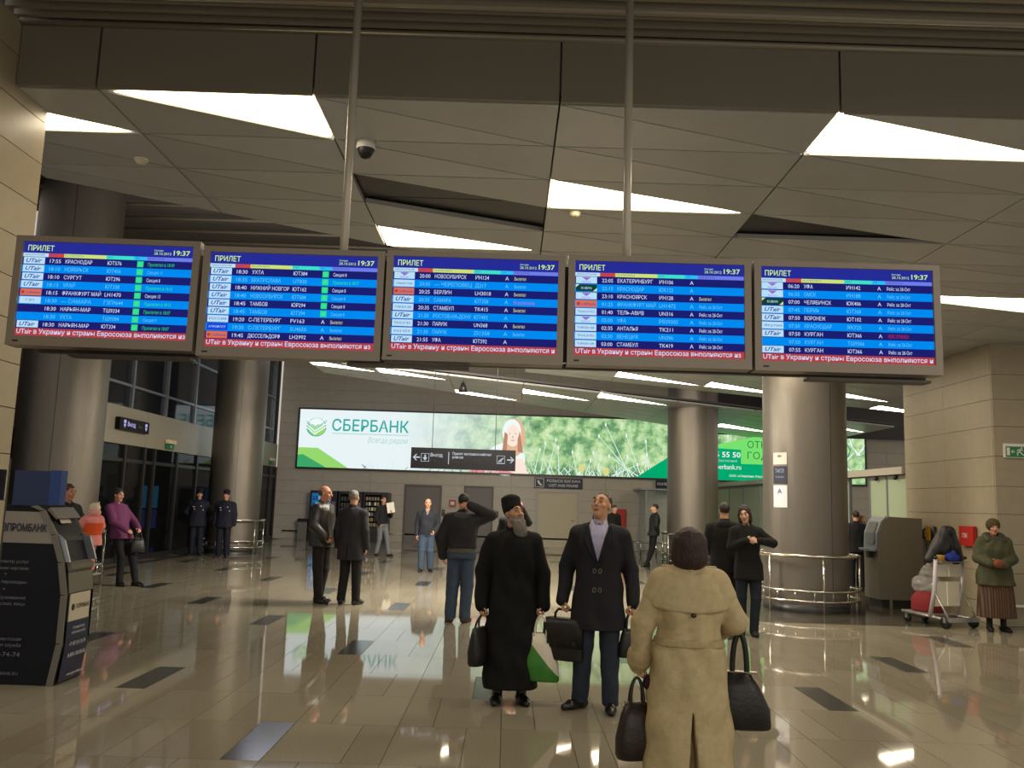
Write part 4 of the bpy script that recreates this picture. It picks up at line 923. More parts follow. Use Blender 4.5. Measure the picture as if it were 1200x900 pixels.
MB().box(-0.06, 0.0, -0.22, 0.22, -0.16, 0.16).build('box_body', M_red, rb); t = MB(); t.text('ПК', (-0.064, 0.1, -0.03), (0, -1, 0), UZ, 0.07, 0, width=0.16); t.build('box_lettering', M_white, rb, kind='stuff')
# ------------------------------------------------------------------ figures: signed distance shapes turned into one smooth surface
f32 = np.float32
def _n(v): v = np.asarray(v, float); return v / (np.linalg.norm(v) + 1e-9)
def cap(a, b, ra, rb=None, k=0.03, fy=1.0):
    return ('cap', np.asarray(a, float), np.asarray(b, float), ra, ra if rb is None else rb, k, fy)
def ell(c, r, k=0.03, R=None): return ('ell', np.asarray(c, float), np.asarray(r, float), k, R)
def prof(rows, k=0.03, p=2.3): return ('prof', np.asarray(rows, float), k, p)
def cut(n, d): return ('cut', _n(n), d)            # keeps n.p <= d
def sub(pr, k=0.01): return ('sub', pr, k)
def bbox(pr):
    t = pr[0]
    if t == 'cap':
        r = max(pr[3], pr[4]); return np.minimum(pr[1], pr[2]) - r, np.maximum(pr[1], pr[2]) + r
    if t == 'ell':
        r = pr[2] if pr[4] is None else np.full(3, pr[2].max()); return pr[1] - r, pr[1] + r
    if t == 'prof':
        q = pr[1]; return np.array([(q[:, 1] - q[:, 3]).min(), (q[:, 2] - q[:, 4]).min(), q[:, 0].min()]), np.array([(q[:, 1] + q[:, 3]).max(), (q[:, 2] + q[:, 4]).max(), q[:, 0].max()])
    if t == 'wedge': return pr[1], pr[2]
def dist(pr, X, Y, Z):
    t = pr[0]
    if t == 'cap':
        _, a, b, ra, rb, k, fy = pr; ba = b - a; L = max(1e-9, ba @ ba)
        px, py, pz = X - f32(a[0]), Y - f32(a[1]), Z - f32(a[2])
        h = np.clip((px * f32(ba[0]) + py * f32(ba[1]) + pz * f32(ba[2])) / f32(L), 0, 1)
        qx, qy, qz = px - h * f32(ba[0]), (py - h * f32(ba[1])) / f32(fy), pz - h * f32(ba[2])
        return (np.sqrt(qx * qx + qy * qy + qz * qz) - (f32(ra) + f32(rb - ra) * h)) * f32(min(1, fy))
    if t == 'ell':
        _, c, r, k, R = pr; px, py, pz = X - f32(c[0]), Y - f32(c[1]), Z - f32(c[2])
        if R is not None:
            M = R.T.astype(f32); px, py, pz = (M[0, 0] * px + M[0, 1] * py + M[0, 2] * pz, M[1, 0] * px + M[1, 1] * py + M[1, 2] * pz, M[2, 0] * px + M[2, 1] * py + M[2, 2] * pz)
        q = np.sqrt((px / f32(r[0])) ** 2 + (py / f32(r[1])) ** 2 + (pz / f32(r[2])) ** 2)
        return (q - 1) * f32(r.min())
    if t == 'prof':
        q, p = pr[1], pr[3]; z = Z.ravel(); i = lambda j: np.interp(z, q[:, 0], q[:, j]).astype(f32).reshape(Z.shape)
        rx, ry = i(3), i(4); u, v = np.abs((X - i(1)) / rx), np.abs((Y - i(2)) / ry)
        d = ((u ** f32(p) + v ** f32(p)) ** f32(1 / p) - 1) * np.minimum(rx, ry)
        return np.maximum(d, np.maximum(f32(q[0, 0]) - Z, Z - f32(q[-1, 0])))
    if t == 'wedge':                                   # intersection of half spaces inside a box
        d = None
        for n, o in pr[3]:
            e = f32(n[0]) * X + f32(n[1]) * Y + f32(n[2]) * Z - f32(o); d = e if d is None else np.maximum(d, e)
        return d
def surface(prims, vox, smooth=2, warp=None):
    pos = [p for p in prims if p[0] in ('cap', 'ell', 'prof')]
    bb = [bbox(p) for p in pos]
    lo = np.min([b[0] for b in bb], 0) - 3 * vox - 0.02; hi = np.max([b[1] for b in bb], 0) + 3 * vox + 0.02
    n = np.ceil((hi - lo) / vox).astype(int) + 1
    ax = [(lo[i] + vox * np.arange(n[i])).astype(f32) for i in range(3)]
    D = np.full(n, 1.0, f32)
    def rng_of(b, pad):
        s = []
        for i in range(3):
            a = max(0, int((b[0][i] - pad - lo[i]) / vox)); e = min(n[i], int((b[1][i] + pad - lo[i]) / vox) + 2); s.append(slice(a, max(a + 1, e)))
        return tuple(s)
    def g(s): return ax[0][s[0]][:, None, None], ax[1][s[1]][None, :, None], ax[2][s[2]][None, None, :]
    for p in prims:
        if p[0] in ('cap', 'ell', 'prof'):
            k = {'cap': lambda: p[5], 'ell': lambda: p[3], 'prof': lambda: p[2]}[p[0]]()
            s = rng_of(bbox(p), k + 2 * vox); d = dist(p, *g(s)); E = D[s]
            h = np.clip(0.5 + 0.5 * (E - d) / f32(k), 0, 1); D[s] = E * (1 - h) + d * h - f32(k) * h * (1 - h)
        elif p[0] == 'sub':
            q = p[1]; s = rng_of(bbox(q), p[2] + 2 * vox); d = -dist(q, *g(s)); E = D[s]
            D[s] = np.maximum(E, d)
        elif p[0] == 'cut':
            X, Y, Z = g((slice(None),) * 3); nn = p[1]
            D = np.maximum(D, f32(nn[0]) * X + f32(nn[1]) * Y + f32(nn[2]) * Z - f32(p[2]))
    I_ = D < 0
    c = np.zeros(n - 1, np.int8)
    for dx in (0, 1):
        for dy in (0, 1):
            for dz in (0, 1): c += I_[dx:n[0] - 1 + dx, dy:n[1] - 1 + dy, dz:n[2] - 1 + dz]
    cells = np.argwhere((c > 0) & (c < 8)); idx = np.full(n - 1, -1, np.int32); idx[tuple(cells.T)] = np.arange(len(cells))
    corner = {}
    for dx in (0, 1):
        for dy in (0, 1):
            for dz in (0, 1): corner[(dx, dy, dz)] = D[cells[:, 0] + dx, cells[:, 1] + dy, cells[:, 2] + dz]
    acc = np.zeros((len(cells), 3)); num = np.zeros(len(cells))
    ks = list(corner)
    for a in ks:
        for b in ks:
            if sum(abs(a[i] - b[i]) for i in range(3)) == 1 and a < b:
                va, vb = corner[a], corner[b]; m = (va < 0) != (vb < 0)
                t = np.where(m, va / np.where(m, va - vb, 1), 0)
                P_ = np.array(a)[None] + t[:, None] * (np.array(b) - np.array(a))[None]
                acc[m] += P_[m]; num[m] += 1
    V = lo + vox * (cells + acc / num[:, None])
    Q = []
    for axis in range(3):
        sl0 = [slice(None)] * 3; sl1 = [slice(None)] * 3; sl0[axis] = slice(0, n[axis] - 1); sl1[axis] = slice(1, n[axis])
        A_, B_ = I_[tuple(sl0)], I_[tuple(sl1)]; e = np.argwhere(A_ != B_)
        o1, o2 = [(1, 2), (2, 0), (0, 1)][axis]
        e = e[(e[:, o1] > 0) & (e[:, o2] > 0) & (e[:, o1] < n[o1] - 1) & (e[:, o2] < n[o2] - 1)]
        def at(d1, d2): q = e.copy(); q[:, o1] += d1; q[:, o2] += d2; return idx[tuple(q.T)]
        quad = np.stack([at(-1, -1), at(0, -1), at(0, 0), at(-1, 0)], 1)
        ins = A_[tuple(e.T)]; quad[~ins] = quad[~ins][:, ::-1]; Q.append(quad)
    Q = np.concatenate(Q); Q = Q[(Q >= 0).all(1)]
    if smooth:
        ed = np.concatenate([Q[:, [0, 1]], Q[:, [1, 2]], Q[:, [2, 3]], Q[:, [3, 0]]]); deg = np.bincount(ed[:, 0], minlength=len(V)) + np.bincount(ed[:, 1], minlength=len(V))
        deg = np.maximum(deg, 1)
        for it in range(smooth):
            for lam in (0.5, -0.42):
                N = np.stack([np.bincount(ed[:, 0], V[ed[:, 1], i], len(V)) + np.bincount(ed[:, 1], V[ed[:, 0], i], len(V)) for i in range(3)], 1) / deg[:, None]
                V = V + lam * (N - V)
    if warp is not None: V = warp(V)
    return V, Q
def folds(amp, seed=0, fz=9.0):
    """shallow cloth folds pushed in and out sideways"""
    def w_(V):
        s = seed * 1.7; x, y, z = V.T
        a = np.arctan2(y, x)
        d = np.sin(7 * a + 2.5 * np.sin(fz * z + s) + s) * 0.6 + np.sin(fz * 2.1 * z + 3 * a + s * 2) * 0.5 + np.sin(31 * z + 11 * x + s) * 0.25
        r = np.stack([x, y, 0 * z], 1); L = np.linalg.norm(r, axis=1, keepdims=True) + 1e-6
        return V + r / L * (amp * d)[:, None]
    return w_
def rot(yaw=0, pitch=0, roll=0):
    return np.array((Matrix.Rotation(math.radians(yaw), 3, 'Z') @ Matrix.Rotation(math.radians(pitch), 3, 'X') @ Matrix.Rotation(math.radians(roll), 3, 'Y')))

def hand_prims(w_, d, nrm, side, curl, s=1.0):
    """palm, four unequal fingers and a thumb; returns prims and the centre of the grip"""
    d = _n(d); nrm = np.asarray(nrm, float); nrm = _n(nrm - d * (nrm @ d)); t = np.cross(d, nrm) * (1 if side == 'R' else -1); w_ = np.asarray(w_, float); out = []
    off = [0.030, 0.010, -0.011, -0.030]; ln = [0.074, 0.082, 0.076, 0.058]; rad = [0.0092, 0.0095, 0.0090, 0.0080]
    for i in range(4):
        b = w_ + (d * (0.086 - 0.004 * abs(i - 1)) + t * off[i]) * s
        out.append(cap(w_ + t * off[i] * 0.55 * s, b, 0.0150 * s, 0.0112 * s, k=0.012))
        p = b; a = 0.0
        for j, (fr, m) in enumerate(((0.45, 1.0), (0.31, 1.05), (0.24, 0.7))):
            a += math.radians(curl * m); q = p + (d * math.cos(a) + nrm * math.sin(a)) * ln[i] * fr * s
            out.append(cap(p, q, rad[i] * s * (1 - 0.06 * j), rad[i] * s * (0.94 - 0.06 * j), k=0.003)); p = q
    b = w_ + (d * 0.022 + t * 0.026 + nrm * 0.004) * s; c_ = math.radians(min(curl, 55))
    d1 = _n(d * 0.65 + t * 0.62 + nrm * (0.25 + 0.5 * math.sin(c_))); q = b + d1 * 0.042 * s
    out.append(cap(b, q, 0.0125 * s, 0.0105 * s, k=0.010)); d2 = _n(d * 0.85 - t * 0.15 * math.sin(c_) * 2 + t * 0.2 + nrm * (0.2 + 0.8 * math.sin(c_)))
    out.append(cap(q, q + d2 * 0.033 * s, 0.0103 * s, 0.0082 * s, k=0.004))
    return out, w_ + (d * 0.088 + nrm * 0.022) * s

SKIN = lambda c: mat('skin_%d_%d_%d' % c, c, rough=0.5, var=0.04, scale=30)
CLOTH = lambda c, r=0.8: mat('cloth_%d_%d_%d_%d' % (c + (int(r * 100),)), c, rough=r, var=0.10, scale=25, bump=0.25, bump_scale=140, spec=0.3)
HAIRM = lambda c: mat('hair_%d_%d_%d' % c, c, rough=0.55, var=0.25, scale=60, bump=0.5, bump_scale=90, stretch=(1, 1, 0.25))
M_eye = mat('eye_white', (150, 128, 114), rough=0.25); M_iris = mat('eye_iris', (40, 32, 26), rough=0.2); M_lip = mat('lip', (150, 84, 76), rough=0.45); M_shoe = mat('shoe_leather', (22, 20, 19), rough=0.3); M_button = mat('button_metal', (150, 140, 118), rough=0.3, metal=0.8); M_darkbtn = mat('button_dark', (44, 36, 30), rough=0.4)

class Figure:
    """one person: joints first, then a continuous body and the garments over it. Faces -Y; +X is the person's left."""
    def __init__(self, h=1.75, bulk=1.0, lean=(0, 0), hip=(0, 0), yaw=0, pitch=0, roll=0, arms=None, feet=None, female=False, vox=0.008, cvox=0.010, headscale=1.0, neck=0.0):
        s = h / 1.75; self.s = s; self.h = h; self.bulk = bulk; self.vox, self.cvox = vox, cvox; self.female = female
        self.hipo = np.array([hip[0], hip[1], 0.0]); self.lean = np.array([lean[0], lean[1], 0.0])
        V = lambda x, y, z: np.array([x, y, z], float) * s
        self.V = V; sh = 0.172 * (0.92 if female else 1.0) * (0.5 + 0.5 * bulk)
        up = self.hipo + self.lean
        self.J = J = dict(pelvis=V(0, 0.0, 0.95) + self.hipo, chest=V(0, 0.01, 1.28) + up * 0.9, neck=V(0, 0.015, 1.465) + up)
        for sd, sg in (('R', -1), ('L', 1)):
            J['sh' + sd] = V(sg * sh, 0.012, 1.382) + up; J['hip' + sd] = V(sg * 0.088, 0.0, 0.92) + self.hipo
            J['el' + sd] = V(sg * (sh + 0.055), 0.035, 1.125) + up; J['wr' + sd] = V(sg * (sh + 0.065), -0.02, 0.885) + up * 0.9
            J['kn' + sd] = V(sg * 0.098, -0.015, 0.50) + self.hipo * 0.5; J['an' + sd] = V(sg * 0.105, 0.02, 0.085)
        self.toe = {'R': -12, 'L': 12}; self.hand = {'R': ((0.0, -0.05, -1), (0.8, 0.2, 0), 28), 'L': ((0.0, -0.05, -1), (-0.8, 0.2, 0), 28)}
        for sd, spec in (arms or {}).items():
            e, w_, hd, nn, cu = spec
            if e is not None: J['el' + sd] = V(*e)
            if w_ is not None: J['wr' + sd] = V(*w_)
            self.hand[sd] = (hd, nn, cu)
        for sd, spec in (feet or {}).items():
            kn, an, toe = spec
            if kn is not None: J['kn' + sd] = V(*kn)
            if an is not None: J['an' + sd] = V(*an)
            self.toe[sd] = toe
        self.HR = rot(yaw, pitch, roll); self.hs = 0.95 * s * headscale
        self.hc = J['neck'] + np.array([0, -0.004, 0.02]) * s + self.HR @ (np.array([0, -0.018, 0.135]) * s)
    def hp(self, x, y, z): return self.hc + self.HR @ (np.array([x, y, z]) * self.hs)
    def hell(self, c, r, k=0.02): return ell(self.hp(*c), np.array(r) * self.hs, k, self.HR)
    def hcap(self, a, b, ra, rb=None, k=0.01): return cap(self.hp(*a), self.hp(*b), ra * self.hs, (rb if rb is not None else ra) * self.hs, k)
    def torso_rows(self, grow=0.0, z0=0.86, z1=1.46, fat=0.0):
        s, b, o = self.s, self.bulk, self.hipo; rows = []
        tab = [(0.86, .165, .115), (0.95, .168, .118), (1.08, .150, .105), (1.20, .158, .112), (1.30, .166, .118), (1.38, .150, .105), (1.43, .110, .088), (1.47, .072, .068)] if not self.female else [(0.86, .172, .120), (0.95, .172, .122), (1.08, .140, .105), (1.20, .148, .122), (1.28, .153, .125), (1.36, .140, .102), (1.42, .100, .080), (1.46, .064, .060)]
        T = np.array(tab)
        for z in np.linspace(z0, z1, 12):
            rx, ry = np.interp(z, T[:, 0], T[:, 1]) * b, np.interp(z, T[:, 0], T[:, 2]) * b
            f = np.clip((z - 0.95) / 0.5, 0, 1); c = o + self.lean * f
            rows.append((z * s, c[0], c[1] + 0.008 * s - fat * 0.5 * s * np.exp(-((z - 1.08) / 0.12) ** 2), rx * s + grow, ry * s + grow + fat * s * np.exp(-((z - 1.08) / 0.12) ** 2)))
        return rows
    # ---- body
    def body_prims(self):
        J, s, V = self.J, self.s, self.V; P_ = [prof(self.torso_rows(-0.004), k=0.04)]
        P_ += [cap(J['neck'] + V(sg * .03, .0, -.04), J['sh' + sd], 0.046 * s, 0.046 * s, k=0.04) for sd, sg in (('R', -1), ('L', 1))]
        for sd in 'RL':
            P_ += [cap(J['sh' + sd], J['el' + sd], 0.050 * s, 0.038 * s, 0.03), cap(J['el' + sd], J['wr' + sd], 0.039 * s, 0.025 * s, 0.015),
                   cap(J['hip' + sd], J['kn' + sd], 0.080 * s, 0.052 * s, 0.03), cap(J['kn' + sd], J['an' + sd], 0.052 * s, 0.034 * s, 0.02)]
            a = J['an' + sd]; t = math.radians(self.toe[sd]); fd = np.array([math.sin(t), -math.cos(t), 0])
            P_.append(cap(a * [1, 1, 0] + [0, 0, 0.042 * s], a * [1, 1, 0] + fd * 0.13 * s + [0, 0, 0.036 * s], 0.034 * s, 0.03 * s, 0.03))
        P_.append(cap(J['neck'] - np.array([0, 0, 0.04]) * s, self.hp(0, 0.022, -0.06), 0.058 * s * (0.86 if self.female else 1), 0.052 * s * (0.86 if self.female else 1), 0.025))
        # head
        P_ += [self.hell((0, .018, .035), (.074, .094, .086)), self.hell((0, -.024, -.038), (.056, .068, .080), 0.03), self.hell((0, -.062, -.098), (.026, .024, .022), 0.02),
               self.hcap((-.034, -.080, .036), (.034, -.080, .036), .013, k=0.014), self.hell((-.042, -.062, -.018), (.022, .022, .02), .02), self.hell((.042, -.062, -.018), (.022, .022, .02), .02)]
        P_ += [sub(ell(self.hp(sg * .031, -.100, .012), np.array([.018, .013, .010]) * self.hs, .01, self.HR)) for sg in (-1, 1)]
        P_ += [self.hcap((0, -.088, .022), (0, -.112, -.022), .0085, .0135, k=.010), self.hell((-.013, -.100, -.026), (.009, .010, .008), .006), self.hell((.013, -.100, -.026), (.009, .010, .008), .006)]
        for sg in (-1, 1): P_.append(self.hell((sg * .076, .012, -.004), (.010, .019, .031), .006))
        self.grip = {}
        for sd in 'RL':
            d, nn, cu = self.hand[sd]
            hp_, g_ = hand_prims(J['wr' + sd], d, nn, sd, cu, s * (0.93 if self.female else 1.0)); P_ += hp_; self.grip[sd] = g_
        return P_
    def make(self, name, loc, face, label, skin=(196, 150, 120), cat='person', group=None):
        self.root = empty(name, loc, math.radians(face), label, cat, group); self.skin = skin
        self.face_deg = face; self.loc = np.array(loc, float)
        V_, Q_ = surface(self.body_prims(), self.vox, 2); me = raw_mesh('body', V_, Q_, [SKIN(skin)], True)
        link(bpy.data.objects.new('body', me), self.root)
        for sg in (-1, 1):
            m = MB(); c = self.hp(sg * .031, -.083, .012); r = .0118 * self.hs; m.ball(c, r, 0, 12)
            m.ball(self.hp(sg * .031, -.0895, .012), .0062 * self.hs, 1, 8); m.build('eye', [M_eye, M_iris], self.root)
            m = MB(); m.tube([self.hp(sg * .016, -.097, .040), self.hp(sg * .033, -.097, .046), self.hp(sg * .050, -.084, .040)], [.0035 * self.hs, .005 * self.hs, .003 * self.hs], 6); m.build('eyebrow', HAIRM(self.browc), self.root)
        m = MB(); m.tube([self.hp(-.024, -.084, -.062), self.hp(-.010, -.0945, -.060), self.hp(0, -.0955, -.061), self.hp(.010, -.0945, -.060), self.hp(.024, -.084, -.062)], [.002, .0045, .005, .0045, .002], 6)
        m.tube([self.hp(-.020, -.084, -.066), self.hp(0, -.094, -.071), self.hp(.020, -.084, -.066)], [.002, .006, .002], 6); m.build('lips', M_lip, self.root)
        return self
    browc = (50, 38, 30)
    def add(self, name, prims, m, vox=None, smooth=2, warp=None, parent=None, label=None):
        V_, Q_ = surface(prims, vox or self.cvox, smooth, warp); me = raw_mesh(name, V_, Q_, [m], True)
        o = link(bpy.data.objects.new(name, me), parent or self.root)
        if label: o['label'] = label
        return o
    def world(self, p):
        a = math.radians(self.face_deg); c, s_ = math.cos(a), math.sin(a); p = np.asarray(p)
        return self.loc + np.array([c * p[0] - s_ * p[1], s_ * p[0] + c * p[1], p[2]])
    # ---- garments
    def sleeves(self, t, cuff=0.012, wide=1.0):
        J, s = self.J, self.s; out = []
        for sd in 'RL':
            w_ = J['wr' + sd]; e = J['el' + sd]; d = _n(w_ - e)
            out += [cap(J['sh' + sd] + [0, 0, -0.005], e, (0.049 * wide + t) * s, (0.042 * wide + t * .9) * s, 0.03), cap(e, w_ + d * cuff, (0.042 * wide + t * .9) * s, (0.032 * wide + t * .8) * s, 0.015)]
        return out
    def coat(self, name, m, hem=0.55, t=0.024, flare=0.02, vneck=None, warp_amp=0.004, fat=0.0, collar=True, wide=1.0, slit=None, seed=1, hips=0.0, closed=0.0, hemy=None):
        """closed: moves the hem centre forward or back"""
        s, J = self.s, self.J; z0 = hem / s; rows = []
        if z0 < 0.86:
            L0 = self.torso_rows(t * s, 0.95, 1.46, fat); b = L0[0]; n_ = 8
            for i in range(n_):
                f = i / n_; z = hem + (0.95 * s - hem) * f; w_ = (1 - f)
                cx = b[1] * f + (self.hipo[0] * 0.5) * w_; cy = b[2] * f + (hemy if hemy is not None else self.hipo[1] * 0.6) * w_
                rows.append((z, cx, cy, b[3] + flare * w_ + hips * math.sin(f * math.pi), b[4] + flare * w_))
            rows += L0
        else: rows = self.torso_rows(t * s, z0, 1.46, fat)
        P_ = [prof(rows, 0.03, 2.4)] + [cap(J['neck'] + self.V(sg * .035, .0, -.045), J['sh' + sd], (0.046 + t) * s, (0.046 + t) * s, k=0.04) for sd, sg in (('R', -1), ('L', 1))] + self.sleeves(t, wide=wide)
        if collar: P_ += [cap(J['neck'] - np.array([0, -0.004, 0.03]) * s, J['neck'] + np.array([0, -0.004, 0.018]) * s + (self.HR @ np.array([0, 0, 0.0])), 0.070 * s, 0.072 * s, 0.02)]
        if vneck:
            zv, half = vneck; zt = 1.56 * s; zb = zv * s; up = self.hipo + self.lean
            sl = half / (1.48 - zv)
            P_.append(sub(('wedge', np.array([-0.2, -0.4, zb]) + up, np.array([0.2, 0.0, zt]) + up, [((1, 0, -sl), -sl * zb + up[0]), ((-1, 0, -sl), -sl * zb - up[0]), ((0, 1, 0), -0.02 + up[1] * 0.8)])))
        # opening for the neck
        P_.append(sub(cap(J['neck'] + np.array([0, -0.01, -0.0]), self.hp(0, 0.0, 0.05), 0.060 * s, 0.064 * s)))
        if slit: P_.append(sub(('wedge',) + slit))
        return self.add(name, P_, m, warp=folds(warp_amp * s, seed))
    def shirt(self, m, t=0.012, z0=1.0):
        s, J = self.s, self.J
        return self.add('shirt', [prof(self.torso_rows(t * s, z0, 1.46), 0.03, 2.4), cap(J['neck'] - np.array([0, 0, 0.04]) * s, J['neck'] + np.array([0, -0.006, 0.012]) * s, 0.064 * s, 0.066 * s, 0.02), sub(cap(J['neck'] + np.array([0, -0.012, 0.0]) * s, self.hp(0, 0, 0.02), 0.057 * s))], m)
    def trousers(self, m, t=0.014, wide=1.0, top=0.98, hem=0.045, warp_amp=0.003, name='trousers'):
        s, J = self.s, self.J; P_ = [prof([r for r in self.torso_rows(t * s * 0.8, 0.86, top)], 0.03)]
        for sd in 'RL':
            a = J['an' + sd]; P_ += [cap(J['hip' + sd], J['kn' + sd], (0.084 + t) * s, (0.056 + t) * s * wide, 0.035), cap(J['kn' + sd], a + [0, 0, -0.01], (0.056 + t) * s * wide, (0.046 + t) * s * wide, 0.02)]
        P_.append(cut((0, 0, -1), -hem * s))
        return self.add(name, P_, m, warp=folds(warp_amp * s, 3, 14.0))
    def shoes(self, m=None, heel=0.0, boot=0.0, size=1.0):
        s, J = self.s, self.J
        for sd in 'RL':
            a = J['an' + sd]; t = math.radians(self.toe[sd]); fd = np.array([math.sin(t), -math.cos(t), 0]); zb = max(0, a[2] - 0.085 * s)
            g = a * [1, 1, 0] + [0, 0, zb]
            P_ = [cap(g - fd * 0.045 * s + [0, 0, 0.038 * s], g + fd * 0.10 * s * size + [0, 0, 0.034 * s], 0.042 * s, 0.044 * s, 0.02), cap(g + fd * 0.10 * s * size + [0, 0, 0.030 * s], g + fd * 0.165 * s * size + [0, 0, 0.022 * s], 0.042 * s, 0.030 * s, 0.02),
                  cap(g + [0, 0, 0.05 * s], g + (J['kn' + sd] - a) * 0.12 + [0, 0, 0.07 * s + boot], 0.044 * s, 0.046 * s, 0.02), cut((0, 0, -1), -(zb + 0.002))]
            self.add('shoe', P_, m or M_shoe, vox=min(self.cvox, 0.009), smooth=2)
    def hair(self, kind, c, vox=None):
        m = HAIRM(c); H = self.hell
        if kind == 'short': P_ = [H((0, .028, .046), (.080, .098, .088)), sub(H((0, -.075, -.035), (.085, .075, .098))), sub(self.hcap((-.2, .01, -.10), (.2, .01, -.10), .085))]
        elif kind == 'crop': P_ = [H((0, .030, .050), (.077, .093, .081)), sub(H((0, -.085, -.01), (.09, .075, .09))), sub(self.hcap((-.2, .0, -.10), (.2, .0, -.10), .09))]
        elif kind == 'balding': P_ = [H((0, .034, .012), (.079, .090, .070)), sub(H((0, -.05, .09), (.085, .115, .065))), sub(H((0, -.085, -.02), (.1, .085, .12))), sub(self.hcap((-.2, .02, -.10), (.2, .02, -.10), .07))]
        elif kind == 'bigbob': P_ = [H((0, .030, .030), (.124, .128, .118)), H((0, .050, -.06), (.132, .105, .110), .03), sub(H((0, -.125, -.03), (.07, .062, .105)))]
        elif kind == 'bob': P_ = [H((0, .026, .036), (.094, .106, .100)), H((0, .045, -.06), (.096, .080, .090), .03), self.hcap((-.078, -.005, .0), (-.078, -.015, -.10), .026, .020, .02), self.hcap((.078, -.005, .0), (.078, -.015, -.10), .026, .020, .02), sub(H((.006, -.105, -.012), (.068, .066, .112)))]
        elif kind == 'bun': P_ = [H((0, .028, .044), (.084, .102, .090)), H((0, .085, .11), (.045, .045, .042), .01), H((0, .07, -.02), (.07, .05, .06)), sub(H((0, -.085, -.035), (.075, .075, .10)))]
        return self.add('hair', P_, m, vox=vox or min(self.cvox, 0.007), warp=lambda V: V + 0.0015 * np.sin(V * 160.0))
def tote(loc, rz, w_, d, h, m, label, name='handbag', strap=0.25, p=3.0, straps=2, narrow=0.75, cat='bag', mats=None, lean=0.0, sag=0.0, group=None):
    """soft bag whose handles meet at the root; loc is the point where the hand holds it"""
    r = empty(name, loc, rz, label, cat, group); zt = -strap; zb = zt - h
    secs = [(zb, 0, lean, w_ * .47, d * .40), (zb + 0.015, 0, lean, w_ * .50, d * .48), (zb + h * .35, 0, lean, w_ * .50, d * .52), (zb + h * .75, 0, lean * .5, w_ * (.5 * (1 + narrow) / 2), d * .38), (zt, 0, 0, w_ * .5 * narrow, d * .16)]
    b = MB(); b.loft(secs, 28, p=p); b.v = [(x + sag * math.sin(9 * z), y * (1 + 0.06 * math.sin(30 * x + 20 * z)), z) for x, y, z in b.v]; b.build('bag_body', m, r)
    for sy in ((-1, 1) if straps == 2 else (0,)):
        pts = [(w_ * .30 * narrow * math.cos(a) * 1.0, sy * d * .14 * (1 - math.sin(a)), zt + 0.0 + strap * math.sin(a)) for a in np.linspace(math.pi, 0, 13)]
        MB().tube([(pts[0][0], pts[0][1], zt - 0.05)] + pts + [(pts[-1][0], pts[-1][1], zt - 0.05)], 0.009 if straps == 2 else 0.016, 8).build('handle', m, r)
    MB().box(-w_ * .30, w_ * .30, -d * .1, d * .1, zt - 0.006, zt + 0.006).build('zip', M_button, r)
    return r
# ------------------------------------------------------------------ the people
BLACK = (24, 23, 24); JEANS = (58, 72, 92)
def hat_part(F, prims, m, name='hat', vox=None): return F.add(name, prims, m, vox=vox or min(F.cvox, 0.007))

# priest in black cassock
F = Figure(1.67, 1.02, yaw=30, pitch=-12, vox=0.006, cvox=0.008,
           arms={'R': ((-.262, .03, 1.11), (-.275, -.03, .835), (.02, -.1, -1), (.9, .1, 0), 62), 'L': ((.262, .03, 1.11), (.272, -.02, .845), (0, -.1, -1), (-.9, .1, 0), 62)})
F.browc = (70, 62, 55)
F.make('person', (0.06, 7.5, 0), 4, 'bearded person in a long black cassock and black cap, holding two bags', (186, 138, 108))
C_b = CLOTH((17, 17, 18), 0.85)
F.coat('cassock', C_b, hem=0.13, t=0.028, flare=0.040, warp_amp=0.010, wide=1.15, seed=2, hips=0.01)
hat_part(F, [F.hcap((0, .022, .058), (0, .034, .098), .094, .094, .01), F.hell((0, .040, .150), (.088, .088, .035), .02), sub(F.hell((0, .016, .0), (.079, .099, .085))), sub(F.hcap((-.3, -.12, -.06), (.3, -.12, -.06), .105))] , CLOTH((20, 20, 23), 0.9), 'cap')
F.hair('short', (58, 50, 46))
F.add('beard', [F.hell((0, -.062, -.085), (.064, .052, .062)), F.hell((-.012, -.078, -.150), (.062, .045, .072), .03), F.hell((0.02, -.078, -.180), (.045, .038, .055), .03), F.hcap((-.068, -.01, -.02), (-.055, -.05, -.08), .018, .024, .02), F.hcap((.068, -.01, -.02), (.055, -.05, -.08), .018, .024, .02), F.hcap((-.030, -.098, -.048), (.030, -.098, -.048), .010, k=.01)], HAIRM((112, 106, 98)), vox=0.006, warp=lambda V: V + 0.003 * np.sin(V * [210, 210, 40]))
F.shoes()
PRIEST = F
